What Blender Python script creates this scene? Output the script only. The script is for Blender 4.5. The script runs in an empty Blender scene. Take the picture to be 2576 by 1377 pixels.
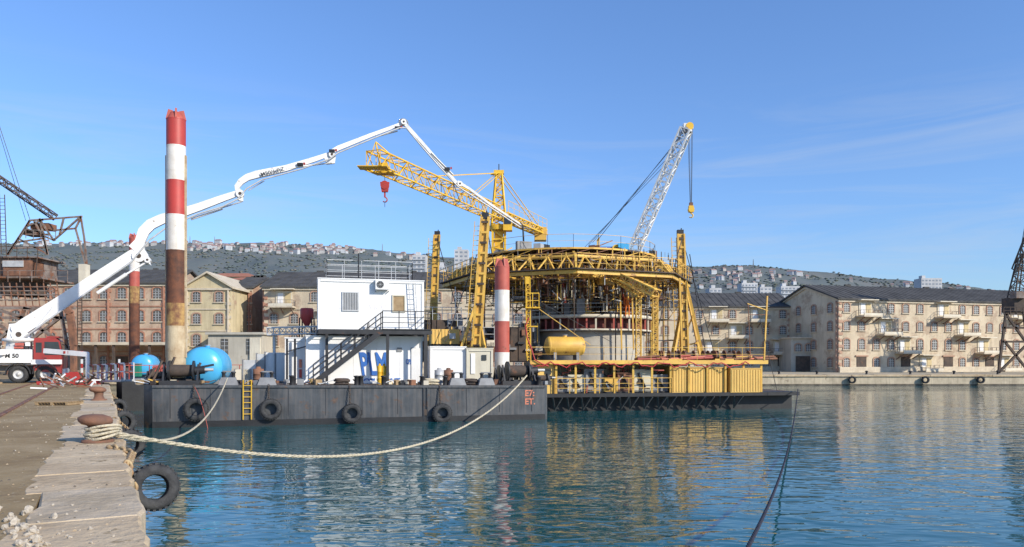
import bpy, math, random
from mathutils import Vector, Matrix, noise
random.seed(11)
F=1900.0; EYE=3.6; HX=1288.0; HY=905.0
Z=Vector((0,0,1))
def V(*a): return Vector(a)
def at(px,py,d): return Vector(((px-HX)/F*d, d, EYE+(HY-py)/F*d))
scene=bpy.context.scene
COL=scene.collection

# ---------------------------------------------------------------- materials
def ramp(nt,fac,stops):
    r=nt.nodes.new('ShaderNodeValToRGB')
    el=r.color_ramp.elements
    el[0].position=stops[0][0]; el[0].color=(*stops[0][1],1)
    el[1].position=stops[-1][0]; el[1].color=(*stops[-1][1],1)
    for p,c in stops[1:-1]:
        e=el.new(p); e.color=(*c,1)
    nt.links.new(fac,r.inputs[0]); return r.outputs[0]
def nz(nt,vec,scale,detail=6,rough=.6,dist=0):
    n=nt.nodes.new('ShaderNodeTexNoise'); n.inputs['Scale'].default_value=scale
    n.inputs['Detail'].default_value=detail; n.inputs['Roughness'].default_value=rough
    n.inputs['Distortion'].default_value=dist
    nt.links.new(vec,n.inputs['Vector']); return n.outputs['Fac']
def mapping(nt,vec,scale=(1,1,1),rz=0):
    m=nt.nodes.new('ShaderNodeMapping'); m.inputs['Scale'].default_value=scale; m.inputs['Rotation'].default_value=(0,0,rz)
    nt.links.new(vec,m.inputs['Vector']); return m.outputs[0]
def mixc(nt,fac,a,b,blend='MIX'):
    m=nt.nodes.new('ShaderNodeMix'); m.data_type='RGBA'; m.blend_type=blend
    if isinstance(fac,(int,float)): m.inputs[0].default_value=fac
    else: nt.links.new(fac,m.inputs[0])
    for i,x in ((6,a),(7,b)):
        if isinstance(x,tuple): m.inputs[i].default_value=(*x,1)
        else: nt.links.new(x,m.inputs[i])
    return m.outputs[2]
BLACK=(0,0,0); WHITE=(1,1,1)
def mat(name,c1,c2=None,scale=1.2,rough=.6,metal=0.,bump=0.,bscale=8,rust=0.,rc=(.16,.06,.025),rscale=1.4,streak=0.,sc=(.12,.07,.04),spec=.5):
    m=bpy.data.materials.new(name); m.use_nodes=True; nt=m.node_tree
    b=nt.nodes['Principled BSDF']; b.inputs['Roughness'].default_value=rough; b.inputs['Metallic'].default_value=metal; b.inputs['Specular IOR Level'].default_value=spec
    tc=nt.nodes.new('ShaderNodeTexCoord'); oi=nt.nodes.new('ShaderNodeObjectInfo')
    ad=nt.nodes.new('ShaderNodeVectorMath'); ad.operation='MULTIPLY_ADD'
    cb=nt.nodes.new('ShaderNodeCombineXYZ')
    nt.links.new(oi.outputs['Random'],cb.inputs[0]); nt.links.new(oi.outputs['Random'],cb.inputs[1])
    nt.links.new(cb.outputs[0],ad.inputs[0]); ad.inputs[1].default_value=(37,53,0)
    nt.links.new(tc.outputs['Object'],ad.inputs[2]); vec=ad.outputs[0]
    if c2 is None: c2=tuple(x*.78 for x in c1)
    col=ramp(nt,nz(nt,vec,scale),[(.35,c2),(.62,c1)])
    if streak>0:
        f=nz(nt,mapping(nt,vec,(3.2,3.2,.22)),1.6,5)
        mk=ramp(nt,f,[(.62-.25*streak,BLACK),(.78,(streak,)*3)])
        col=mixc(nt,mk,col,sc)
    if rust>0:
        f=nz(nt,vec,rscale,8,.7)
        mk=ramp(nt,f,[(.66-.3*rust,BLACK),(.72-.26*rust,WHITE)])
        rcol=ramp(nt,nz(nt,vec,rscale*5),[(.3,tuple(x*.5 for x in rc)),(.7,rc)])
        col=mixc(nt,mk,col,rcol)
    nt.links.new(col,b.inputs['Base Color'])
    if bump>0:
        bp=nt.nodes.new('ShaderNodeBump'); bp.inputs['Strength'].default_value=bump; bp.inputs['Distance'].default_value=.05
        nt.links.new(nz(nt,vec,bscale,6),bp.inputs['Height']); nt.links.new(bp.outputs[0],b.inputs['Normal'])
    return m
M={}
M['hull']=mat('hull_steel',(.075,.082,.09),(.035,.04,.046),.7,.5,.1,.45,1.0,rust=.26,rc=(.16,.10,.07),rscale=1.0,streak=.8,sc=(.15,.135,.125))
M['hull2']=mat('wet_black_steel',(.02,.021,.023),(.012,.012,.014),1.5,.6,0,.2,4)
M['deck']=mat('deck_steel',(.11,.09,.07),(.06,.05,.045),1.5,.8,0,.2,6,rust=.5)
M['black']=mat('black_paint',(.03,.03,.033),(.018,.018,.02),2,.55,0,0,8,rust=.12)
M['rubber']=mat('tyre_rubber',(.05,.05,.05),(.02,.02,.022),6,.8,0,.3,30)
M['white']=mat('white_paint',(.80,.79,.77),(.68,.67,.65),.8,.45,0,0,8,streak=.25,sc=(.35,.28,.2))
M['whiteclean']=mat('white_panel',(.81,.80,.78),(.73,.73,.72),.5,.4,0,.08,3,streak=.2,sc=(.5,.45,.4))
M['boomwhite']=mat('white_boom_paint',(.80,.79,.77),(.68,.67,.64),.9,.4,0,0,8,rust=.07,rc=(.3,.17,.09),rscale=2.5)
M['beige']=mat('beige_cabin',(.60,.56,.44),(.5,.46,.36),1,.6,0,0,8,streak=.3)
M['red']=mat('red_paint',(.48,.05,.04),(.37,.045,.035),.8,.5,0,0,8,streak=.3,sc=(.2,.06,.05))
M['cabred']=mat('dull_red_cab_paint',(.33,.035,.03),(.25,.03,.025),.8,.35,0,0,8,streak=.3,sc=(.15,.05,.04))
M['redfade']=mat('faded_red_paint',(.47,.10,.07),(.35,.075,.055),1.1,.6,0,0,8,rust=.12,streak=.3)
M['reddark']=mat('dark_red_primer',(.19,.05,.04),(.11,.035,.03),1.5,.75,0,0,8,rust=.35,streak=.4)
M['pilewhite']=mat('pile_white_paint',(.76,.73,.68),(.62,.57,.5),1.2,.55,0,0,8,rust=.15,rc=(.40,.27,.14),streak=.35,sc=(.34,.2,.1))
M['pilerust']=mat('pile_rust',(.18,.065,.03),(.06,.03,.022),1.3,.8,0,.3,10,streak=.5,sc=(.03,.02,.018))
M['pileochre']=mat('pile_ochre_stain',(.47,.29,.10),(.18,.08,.04),2.2,.8,0,.3,10,streak=.6,sc=(.12,.05,.03))
M['pilebuff']=mat('pile_scale_deposit',(.54,.44,.29),(.38,.27,.16),1.6,.9,0,.4,10,rust=.15,streak=.3)
M['yellow']=mat('yellow_paint',(.76,.47,.085),(.58,.33,.065),1.0,.5,0,0,8,rust=.2,rc=(.28,.13,.05),streak=.3,sc=(.32,.17,.06))
M['yellowb']=mat('bright_yellow_paint',(.80,.49,.035),(.66,.38,.03),1.0,.5,0,0,8,rust=.06)
M['yellowc']=mat('yellow_cladding',(.78,.50,.13),(.66,.42,.11),.6,.5,0,0,8,streak=.3,sc=(.45,.3,.12))
M['rust']=mat('rusty_steel',(.27,.125,.07),(.13,.07,.048),1.5,.85,0,.3,10,rust=.25,rc=(.33,.15,.08))
M['rustdark']=mat('dark_rusty_steel',(.10,.07,.052),(.05,.04,.034),1.5,.85,0,.2,10,rust=.2,rc=(.18,.09,.055))
M['craneold']=mat('old_crane_paint',(.26,.215,.185),(.14,.10,.08),1.2,.8,0,0,8,rust=.5,rc=(.26,.11,.055))
M['grey']=mat('grey_steel',(.26,.265,.27),(.18,.18,.185),1.5,.6,0,0,8,rust=.12)
M['galv']=mat('galvanised_steel',(.57,.57,.56),(.44,.44,.43),2,.45,.2)
M['bluetank']=mat('sky_blue_paint',(.08,.43,.74),(.07,.37,.66),.7,.3,0,0,8,rust=.03,rc=(.3,.4,.45),streak=.15,sc=(.25,.35,.4))
M['green']=mat('green_paint',(.03,.25,.16),None,1,.5)
M['blue']=mat('blue_logo_paint',(.03,.15,.48),(.03,.12,.42),1,.5)
M['faint']=mat('faded_pink_lettering',(.76,.70,.73),(.74,.70,.72),1,.5)
M['ink']=mat('black_lettering',(.02,.02,.02),None,1,.5)
M['orange']=mat('orange_marking',(.72,.22,.12),(.45,.17,.11),6,.7,rust=.15,rc=(.1,.09,.09),rscale=5)
M['concrete']=mat('concrete',(.50,.46,.38),(.40,.36,.30),.8,.9,0,.2,6,streak=.3,sc=(.24,.2,.15))
M['glass']=mat('dark_glass',(.03,.04,.05),(.02,.025,.03),1,.12)
M['oldpane']=mat('dusty_old_pane',(.15,.14,.12),(.06,.058,.055),1.1,.4)
M['rope']=mat('cream_rope',(.66,.58,.42),(.44,.38,.27),9,.9,0,.9,26)
M['ropedark']=mat('dark_rope',(.035,.035,.06),(.02,.02,.03),9,.9,0,.8,30)
M['chainm']=mat('rusted_chain',(.48,.36,.19),(.26,.14,.07),7,.8,0,.3,30)
M['hose']=mat('red_hose',(.45,.03,.03),None,1,.5)
M['roofdark']=mat('dark_slate_roof',(.098,.096,.094),(.062,.061,.06),.6,.9,0,.2,3,streak=.35,sc=(.16,.145,.125),spec=.15)
M['tile']=mat('red_tile_roof',(.42,.17,.09),(.32,.12,.07),1.5,.8,0,.3,6)
M['stone']=mat('pale_stone_trim',(.59,.51,.385),(.46,.39,.29),1.2,.9)
M['wood']=mat('weathered_wood',(.38,.27,.15),(.28,.19,.10),3,.85,0,.3,20)
M['workwear']=mat('orange_workwear',(.75,.19,.03),None,3,.8)
M['skin']=mat('skin_tone',(.5,.3,.22),None,3,.6)
M['panel']=mat('cream_panel',(.68,.62,.49),(.57,.51,.40),.8,.7,0,0,8,streak=.3)
M['ochrepanel']=mat('faded_ochre_door_panel',(.58,.46,.24),(.48,.38,.22),.8,.7)
M['rock']=mat('limestone_rubble',(.58,.51,.41),(.42,.36,.28),4,.9,0,.5,14)
def wallmat(name,pl1,pl2,br,amount,stain=.5):
    m=bpy.data.materials.new(name); m.use_nodes=True; nt=m.node_tree
    b=nt.nodes['Principled BSDF']; b.inputs['Roughness'].default_value=.95; b.inputs['Specular IOR Level'].default_value=.15
    tc=nt.nodes.new('ShaderNodeTexCoord'); vec=tc.outputs['Object']
    pl=ramp(nt,nz(nt,vec,.35,8,.65),[(.33,pl2),(.6,pl1)])
    st=nz(nt,mapping(nt,vec,(1.2,1.2,.12)),1.0,6)
    pl=mixc(nt,ramp(nt,st,[(.48,BLACK),(.72,(stain,)*3)]),pl,tuple(x*.5 for x in pl1))
    bk=nt.nodes.new('ShaderNodeTexBrick'); bk.inputs['Scale'].default_value=2.2
    bk.inputs['Color1'].default_value=(*br,1); bk.inputs['Color2'].default_value=(*[x*.75 for x in br],1)
    bk.inputs['Mortar'].default_value=(.36,.31,.24,1); bk.inputs['Mortar Size'].default_value=.03
    rot=nt.nodes.new('ShaderNodeMapping'); rot.inputs['Rotation'].default_value=(math.radians(90),0,0)
    nt.links.new(vec,rot.inputs['Vector']); nt.links.new(rot.outputs[0],bk.inputs['Vector'])
    mk=ramp(nt,nz(nt,vec,.28,9,.72),[(.62-.3*amount,BLACK),(.70-.3*amount,(.85,)*3)])
    col=mixc(nt,mk,pl,bk.outputs['Color'])
    nt.links.new(col,b.inputs['Base Color'])
    return m
M['wall_cream']=wallmat('cream_render_wall',(.58,.49,.31),(.47,.39,.25),(.40,.25,.17),.15)
M['wall_worn']=wallmat('worn_render_wall',(.62,.525,.385),(.49,.405,.29),(.45,.32,.225),.32)
M['wall_brick']=wallmat('brick_wall',(.52,.40,.29),(.42,.31,.22),(.42,.24,.165),.6)
M['brick']=mat('red_brick_trim',(.43,.225,.15),(.32,.165,.115),2,.9,0,.3,8,spec=.15)
M['brickpale']=mat('faded_brick_trim',(.45,.285,.20),(.38,.24,.175),2,.9,0,.3,8,spec=.15)
M['wall_grey']=wallmat('grey_render_wall',(.50,.46,.38),(.40,.365,.30),(.3,.24,.18),.1)

# ---------------------------------------------------------------- mesh builder
class MB:
    def __init__(s): s.v=[];s.f=[];s.mi=[];s.sm=[];s.ms=[]
    def add(s,vs,fs,m,smooth=False):
        if m not in s.ms: s.ms.append(m)
        k=s.ms.index(m); o=len(s.v)
        s.v.extend([Vector(v) for v in vs])
        for f in fs:
            s.f.append([i+o for i in f]); s.mi.append(k); s.sm.append(smooth)
        return s
    def hexa(s,b,t,m):
        return s.add(list(b)+list(t),[(3,2,1,0),(4,5,6,7),(0,1,5,4),(1,2,6,5),(2,3,7,6),(3,0,4,7)],m)
    def box(s,c,sz,m,ang=0):
        c=Vector(c); ux=V(math.cos(ang),math.sin(ang),0)*sz[0]/2; uy=V(-math.sin(ang),math.cos(ang),0)*sz[1]/2; uz=Z*sz[2]/2
        q=[-ux-uy,ux-uy,ux+uy,-ux+uy]
        return s.hexa([c+p-uz for p in q],[c+p+uz for p in q],m)
    def bar(s,a,b,w,m,h=None,w2=None,h2=None):
        a=Vector(a);b=Vector(b); h=h or w; w2=w2 or w; h2=h2 or (h if w2==w else w2)
        d=(b-a); 
        if d.length<1e-6: return s
        d.normalize(); sd=d.cross(Z)
        if sd.length<.05: sd=V(1,0,0)
        sd.normalize(); up=sd.cross(d)
        r=[]
        for p,ww,hh in ((a,w,h),(b,w2,h2)):
            r.append([p-sd*ww/2-up*hh/2,p+sd*ww/2-up*hh/2,p+sd*ww/2+up*hh/2,p-sd*ww/2+up*hh/2])
        return s.hexa(r[0],r[1],m)
    def tube(s,a,b,r1,m,r2=None,n=10,caps=True,smooth=True):
        return s.pipe([a,b],[r1,r1 if r2 is None else r2],m,n,caps,smooth)
    def pipe(s,pts,r,m,n=8,caps=True,smooth=True):
        pts=[Vector(p) for p in pts]
        if not isinstance(r,(list,tuple)): r=[r]*len(pts)
        vs=[];fs=[]; ref=None
        for i,p in enumerate(pts):
            d=(pts[min(i+1,len(pts)-1)]-pts[max(i-1,0)]).normalized()
            if ref is None: ref=Z if abs(d.z)<.9 else V(1,0,0)
            sd=d.cross(ref)
            if sd.length<.1: ref=V(1,0,0) if abs(d.x)<.8 else V(0,1,0); sd=d.cross(ref)
            sd.normalize(); up=sd.cross(d)
            for k in range(n):
                a=2*math.pi*k/n; vs.append(p+(sd*math.cos(a)+up*math.sin(a))*r[i])
        for i in range(len(pts)-1):
            for k in range(n):
                k2=(k+1)%n; fs.append((i*n+k,i*n+k2,(i+1)*n+k2,(i+1)*n+k))
        s.add(vs,fs,m,smooth)
        if caps: s.add(vs[:n],[tuple(range(n))[::-1]],m); s.add(vs[-n:],[tuple(range(n))],m)
        return s
    def rev(s,c,prof,m,n=20,axis=Z,smooth=True):
        c=Vector(c); axis=Vector(axis).normalized(); a=axis.cross(Z)
        if a.length<.05: a=V(1,0,0)
        a.normalize(); b=axis.cross(a); vs=[];fs=[]
        for r,h in prof:
            for k in range(n):
                t=2*math.pi*k/n; vs.append(c+axis*h+(a*math.cos(t)+b*math.sin(t))*r)
        for i in range(len(prof)-1):
            for k in range(n):
                k2=(k+1)%n; fs.append((i*n+k,i*n+k2,(i+1)*n+k2,(i+1)*n+k))
        return s.add(vs,fs,m,smooth)
    def prism(s,poly,z0,z1,m):
        n=len(poly); a=[V(p[0],p[1],z0) for p in poly]; b=[V(p[0],p[1],z1) for p in poly]
        fs=[tuple(range(n))[::-1],tuple(range(n,2*n))]+[(i,(i+1)%n,(i+1)%n+n,i+n) for i in range(n)]
        return s.add(a+b,fs,m)
    def truss(s,a,b,w,h,n,r,m,w2=None,h2=None,rd=None):
        a=Vector(a);b=Vector(b);w2=w if w2 is None else w2;h2=h if h2 is None else h2;rd=rd or r*.6
        d=(b-a).normalized(); sd=d.cross(Z)
        if sd.length<.05: sd=V(1,0,0)
        sd.normalize(); up=sd.cross(d)
        def P(t,i):
            c=a.lerp(b,t);ww=w+(w2-w)*t;hh=h+(h2-h)*t
            return c+sd*ww/2*(-1,1,1,-1)[i]+up*hh/2*(-1,-1,1,1)[i]
        for i in range(4): s.bar(P(0,i),P(1,i),r,m)
        for k in range(n+1):
            for i in range(4): s.bar(P(k/n,i),P(k/n,(i+1)%4),rd,m)
            if k<n:
                for i in range(4):
                    j=(i+1)%4
                    if (k+i)%2: s.bar(P(k/n,i),P((k+1)/n,j),rd,m)
                    else: s.bar(P(k/n,j),P((k+1)/n,i),rd,m)
        return s
    def rail(s,pts,m,h=1.05,sp=1.5,r=.045,mids=(.5,)):
        pts=[Vector(p) for p in pts]
        for a,b in zip(pts[:-1],pts[1:]):
            n=max(1,round((b-a).length/sp))
            for i in range(n+1):
                p=a.lerp(b,i/n); s.bar(p,p+Z*h,r,m)
            s.bar(a+Z*h,b+Z*h,r,m)
            for q in mids: s.bar(a+Z*h*q,b+Z*h*q,r*.7,m)
        return s
    def ladder(s,a,b,w,m,sd,r=.05,step=.3):
        a=Vector(a);b=Vector(b);sd=Vector(sd).normalized()*w/2
        s.bar(a-sd,b-sd,r,m);s.bar(a+sd,b+sd,r,m); n=int((b-a).length/step)
        for i in range(1,n):
            p=a.lerp(b,i/n); s.bar(p-sd,p+sd,r*.7,m)
        return s
    def torus(s,c,R,r,m,axis=Z,n=24,k=8,sx=1,sq=1.0):
        c=Vector(c); axis=Vector(axis).normalized(); a=axis.cross(Z)
        if a.length<.05: a=V(1,0,0)
        a.normalize(); b=axis.cross(a); vs=[];fs=[]
        for i in range(n):
            t=2*math.pi*i/n; dr=a*math.cos(t)*sx+b*math.sin(t)
            dn=(a*math.cos(t)+b*math.sin(t))
            for j in range(k):
                u=2*math.pi*j/k; vs.append(c+dr*R+dn*math.cos(u)*r+axis*math.sin(u)*r*sq)
        for i in range(n):
            for j in range(k):
                fs.append((i*k+j,((i+1)%n)*k+j,((i+1)%n)*k+(j+1)%k,i*k+(j+1)%k))
        return s.add(vs,fs,m,True)
ORG={}
def mesh(name,mb,o):
    me=bpy.data.meshes.new(name); me.from_pydata([v-o for v in mb.v],[],mb.f)
    for m in mb.ms: me.materials.append(m)
    me.polygons.foreach_set('material_index',mb.mi); me.polygons.foreach_set('use_smooth',mb.sm)
    me.update(); return me
def top(ob,label,cat,group=None,kind=None):
    if label: ob['label']=label
    if cat: ob['category']=cat
    if group: ob['group']=group
    if kind: ob['kind']=kind
    return ob
def thing(name,o,label,cat,group=None,mb=None,kind=None):
    o=Vector(o); me=mesh(name,mb,o) if mb else None
    ob=bpy.data.objects.new(name,me); COL.objects.link(ob); ob.location=o; ORG[ob.name]=o.copy()
    return top(ob,label,cat,group,kind)
def part(name,mb,parent,label=None,o=None,kind=None):
    po=ORG[parent.name]
    if o is None:
        o=sum(mb.v,Vector())/max(1,len(mb.v))
    o=Vector(o); ob=bpy.data.objects.new(name,mesh(name,mb,o)); COL.objects.link(ob)
    ob.parent=parent; ob.location=o-po; ORG[ob.name]=o.copy()
    if label: ob['label']=label
    if kind: ob['kind']=kind
    return ob
def inst(name,me,parent,loc,rz=0,sc=None,label=None):
    ob=bpy.data.objects.new(name,me); COL.objects.link(ob); ob.parent=parent
    ob.location=Vector(loc)-ORG[parent.name]; ob.rotation_euler=(0,0,rz)
    if sc: ob.scale=sc
    ORG[ob.name]=Vector(loc)
    return ob
def text(body,name,pos,xd,size,m,parent,up=Z,sx=1.0,label=None,offset=0,shear=0):
    cu=bpy.data.curves.new(name,'FONT'); cu.body=body; cu.size=size; cu.extrude=.008; cu.offset=offset; cu.shear=shear
    t=bpy.data.objects.new('t',cu); COL.objects.link(t)
    dg=bpy.context.evaluated_depsgraph_get(); dg.update()
    me=bpy.data.meshes.new_from_object(t.evaluated_get(dg)); bpy.data.objects.remove(t)
    xd=Vector(xd).normalized(); up=Vector(up).normalized(); n=xd.cross(up)
    me.transform(Matrix(((xd.x*sx,up.x,n.x,0),(xd.y*sx,up.y,n.y,0),(xd.z*sx,up.z,n.z,0),(0,0,0,1))))
    me.materials.clear(); me.materials.append(m)
    ob=bpy.data.objects.new(name,me); COL.objects.link(ob); ob.parent=parent
    ob.location=Vector(pos)-ORG[parent.name]
    if label: ob['label']=label
    return ob

# ---------------------------------------------------------------- camera, light, world
cam=bpy.data.cameras.new('camera'); co=bpy.data.objects.new('camera',cam); COL.objects.link(co)
cam.sensor_width=36; cam.lens=F/2576*36; cam.shift_y=(HY-688.5)/2576; cam.clip_end=6000; cam.clip_start=.1
co.location=(0,0,EYE); co.rotation_euler=(math.radians(90),0,0); scene.camera=co
az=math.radians(127); el=math.radians(28)
ts=V(math.sin(az)*math.cos(el),math.cos(az)*math.cos(el),math.sin(el))
sl=bpy.data.lights.new('sun','SUN'); so=bpy.data.objects.new('sun',sl); COL.objects.link(so)
sl.energy=5.0; sl.angle=math.radians(.5); sl.color=(1,.92,.79)
so.rotation_euler=(-ts).to_track_quat('-Z','Y').to_euler()
w=bpy.data.worlds.new('World'); scene.world=w; w.use_nodes=True; nt=w.node_tree
bg=nt.nodes['Background']; bg.inputs[1].default_value=.15
sky=nt.nodes.new('ShaderNodeTexSky'); sky.sky_type='NISHITA'; sky.sun_disc=False
sky.sun_elevation=el; sky.sun_rotation=az; sky.air_density=1.0; sky.dust_density=.3; sky.ozone_density=2.0
tc=nt.nodes.new('ShaderNodeTexCoord')
cl=nz(nt,mapping(nt,tc.outputs['Generated'],(1.5,1.5,16)),1.6,9,.62,.9)
mk=ramp(nt,cl,[(.46,BLACK),(.78,(.42,)*3)])
sp=nt.nodes.new('ShaderNodeSeparateXYZ'); nt.links.new(tc.outputs['Generated'],sp.inputs[0])
hm=ramp(nt,sp.outputs[2],[(.02,(.5,)*3),(.12,WHITE),(.25,(.8,)*3),(.34,BLACK)])
mk2=mixc(nt,1.0,mk,hm,'MULTIPLY')
tint=ramp(nt,sp.outputs[2],[(.0,(.66,.80,1.04)),(.08,(.68,.85,1.12)),(.2,(.76,.97,1.30)),(.45,(.86,1.10,1.46))])
skyc=mixc(nt,1.0,sky.outputs[0],tint,'MULTIPLY')
nt.links.new(mixc(nt,mk2,skyc,(3.9,4.4,5.1)),bg.inputs[0])
scene.view_settings.view_transform='Standard'; scene.view_settings.look='None'; scene.view_settings.exposure=0

# ---------------------------------------------------------------- water
m=bpy.data.materials.new('harbour_water'); m.use_nodes=True; nt=m.node_tree; b=nt.nodes['Principled BSDF']
b.inputs['Base Color'].default_value=(.008,.088,.098,1); b.inputs['Roughness'].default_value=.015; b.inputs['IOR'].default_value=1.45
tc=nt.nodes.new('ShaderNodeTexCoord'); wv=tc.outputs['Object']
n1=nz(nt,mapping(nt,wv,(1.15,2.3,1),.12),1.0,1,.4,.9)
n2=nz(nt,mapping(nt,wv,(.42,.85,1),-.2),1.0,1,.5,.7)
n3=nz(nt,mapping(nt,wv,(2.6,5.0,1),.3),1.0,1,.4,.5)
def madd(a,k,b_):
    x=nt.nodes.new('ShaderNodeMath'); x.operation='MULTIPLY_ADD'; nt.links.new(a,x.inputs[0]); x.inputs[1].default_value=k; nt.links.new(b_,x.inputs[2]); return x.outputs[0]
h_=madd(n2,2.0,n1); h_=madd(n3,.16,h_)
bp=nt.nodes.new('ShaderNodeBump'); bp.inputs['Strength'].default_value=1.0
# calm and breezy patches
amp=ramp(nt,nz(nt,mapping(nt,wv,(.05,.10,1)),1.0,3,.5),[(.38,(.017,)*3),(.62,(.034,)*3)])
nt.links.new(amp,bp.inputs['Distance'])
nt.links.new(h_,bp.inputs['Height']); nt.links.new(bp.outputs[0],b.inputs['Normal'])
M['water']=m
q=MB().add([(-2500,-80,0),(2500,-80,0),(2500,3500,0),(-2500,3500,0)],[(0,1,2,3)],M['water'])
thing('water',(0,0,0),'rippled teal harbour water','water',mb=q,kind='structure')

# ---------------------------------------------------------------- near quay
qd=V(-.4758,.8795,0); qn=V(.8795,.4758,0)   # along edge, outward normal
E0=V(.38,0,0)
def Q(s,off,z=2.1): # s metres along the edge, off metres inland
    p=E0+qd*s-qn*off; return V(p.x,p.y,z)
m=bpy.data.materials.new('quay_dirt_concrete'); m.use_nodes=True; nt=m.node_tree; b=nt.nodes['Principled BSDF']; b.inputs['Roughness'].default_value=.95; b.inputs['Specular IOR Level'].default_value=.15
tc=nt.nodes.new('ShaderNodeTexCoord'); vec=tc.outputs['Object']
c=ramp(nt,nz(nt,vec,.5,10,.7),[(.3,(.235,.160,.082)),(.5,(.325,.235,.125)),(.7,(.42,.32,.195))])
c=mixc(nt,ramp(nt,nz(nt,vec,16,4,.7),[(.60,BLACK),(.68,(.5,)*3)]),c,(.52,.43,.31))
c=mixc(nt,ramp(nt,nz(nt,vec,1.7,6,.7),[(.56,BLACK),(.68,(.5,)*3)]),c,(.17,.115,.07))
nt.links.new(c,b.inputs['Base Color'])
bp=nt.nodes.new('ShaderNodeBump'); bp.inputs['Strength'].default_value=.8; bp.inputs['Distance'].default_value=.03
nt.links.new(nz(nt,vec,9,8,.7),bp.inputs['Height']); nt.links.new(bp.outputs[0],b.inputs['Normal'])
M['quay']=m
M['s1']=mat('coping_stone_pale',(.60,.47,.31),(.44,.33,.21),1.1,.9,0,.8,7,rust=.25,rc=(.33,.235,.13),rscale=2.2,spec=.15)
M['s2']=mat('coping_stone_warm',(.56,.43,.28),(.40,.295,.18),1.4,.9,0,.8,7,rust=.28,rc=(.30,.21,.12),rscale=1.8,spec=.15)
M['s3']=mat('coping_stone_grey',(.56,.455,.325),(.41,.325,.22),1.4,.9,0,.8,7,rust=.25,rc=(.66,.54,.38),rscale=3,spec=.15)
M['wet']=mat('wet_quay_wall',(.15,.125,.09),(.065,.052,.04),1.2,.8,0,.6,6,streak=.4,sc=(.03,.035,.02))
a,b_,c_,d_=Q(-20,.95),Q(125,.95),Q(125,160),Q(-20,160)
g=MB().prism([a,b_,c_,d_],-3,2.09,M['quay'])
thing('quay',(0,0,2.0),'dusty concrete and dirt quay surface','quay',mb=g,kind='structure')
g=MB().prism([Q(-20,.06),Q(125,.06),Q(125,.94),Q(-20,.94)],-3,1.70,M['wet'])
s=-18
random.seed(3)
while s<122:
    L=random.uniform(1.0,2.4); wd=random.uniform(.92,1.15); h=2.1+random.uniform(-.004,.008)
    mm=random.choice([M['s1'],M['s1'],M['s2'],M['s3']])
    n=6; out=[]
    e0=random.uniform(-.03,.03)
    for k in range(n+1):
        t=k/n; out.append((s+.004+(L-.008)*t, e0+random.uniform(-.025,.025)+(.03 if k in(0,n) else 0)))
    for k in range(n+1):
        t=1-k/n; out.append((s+.004+(L-.008)*t, wd+random.uniform(-.05,.06)))
    ctr=(s+L/2,wd/2)
    P0_=[Q(x,y,1.70) for x,y in out]; P1_=[Q(x,y,h-.02-random.random()*.02) for x,y in out]
    P2_=[Q(x+(ctr[0]-x)*.015,y+(ctr[1]-y)*.06,h) for x,y in out]
    k2=len(out); fs=[]
    for i in range(k2):
        j=(i+1)%k2; fs.append((i,j,j+k2,i+k2)); fs.append((i+k2,j+k2,j+2*k2,i+2*k2))
    fs.append(tuple(range(2*k2,3*k2)))
    g.add(P0_+P1_+P2_,[tuple(reversed(f)) for f in fs],mm)
    s+=L
thing('quay_coping',(0,0,2.0),'worn pale stone blocks along the quay edge','quay edge',mb=g,kind='structure')
for off in (2.7,4.2):
    g=MB()
    g.prism([Q(8,off),Q(120,off),Q(120,off+.07),Q(8,off+.07)],2.07,2.13,M['rust'])
    g.prism([Q(8,off+.12),Q(120,off+.12),Q(120,off+.17),Q(8,off+.17)],2.07,2.11,M['rust'])
    thing('crane_rail',Q(8,off),'rusty crane rail sunk in the quay','rail',group='rusty crane rails in the quay',mb=g)
rk=[]
for k in range(5):
    g=MB(); n1=10; n2=7
    vs=[];fs=[]
    for i in range(n2+1):
        for j in range(n1):
            th=math.pi*i/n2; ph=2*math.pi*j/n1
            p=V(math.sin(th)*math.cos(ph),math.sin(th)*math.sin(ph),math.cos(th))
            q=.5*(1+.7*noise.noise(p*1.5+V(k*7,0,0))+.25*noise.noise(p*4+V(k*3,1,0))); p*=q
            p=V(max(-.42,min(.42,p.x)),max(-.4,min(.4,p.y)),max(-.3,min(.33,p.z*.75))); vs.append(p)
    for i in range(n2):
        for j in range(n1): fs.append((i*n1+j,(i+1)*n1+j,(i+1)*n1+(j+1)%n1,i*n1+(j+1)%n1))
    g.add(vs,fs,M['rock']); rk.append(mesh('rubble_stone',g,V(0,0,0)))
random.seed(5)
spots=[]
for i in range(40):
    t=random.random(); px=random.gauss(50+30*t,34); py=1295+85*t+random.gauss(0,12)
    spots.append((px,py,random.choice([random.uniform(.03,.07),random.uniform(.06,.12)])))
for i in range(30): spots.append((random.uniform(10,330),random.uniform(1225,1375),random.uniform(.015,.045)))
for px,py,sz in spots:
    dd=F*1.5/(py-HY); p=at(px,py,dd)
    ob=bpy.data.objects.new('rubble_stone',random.choice(rk)); COL.objects.link(ob)
    ob.location=(p.x,p.y,2.1+sz*.18); ob.scale=(sz,sz*random.uniform(.7,1),sz*random.uniform(.7,1.1)); ob.rotation_euler=(random.random(),random.random(),random.random()*6)
    top(ob,'broken pale limestone chunk on the quay','stone',group='limestone rubble on the quay')
g=MB()
for i in range(2600):
    s=2+38*random.random()**1.6; o=random.uniform(.05,9); p=Q(s,o,2.1 if o<1.0 else 2.088); r=random.uniform(.005,.018)
    g.add([p+V(-r,-r,0),p+V(r,-r*.7,0),p+V(.8*r,r,0),p+V(-r,r*.8,0),p+V(0,0,r*1.1)],[(0,1,4),(1,2,4),(2,3,4),(3,0,4)],random.choice([M['rock'],M['s2'],M['wet']]))
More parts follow.
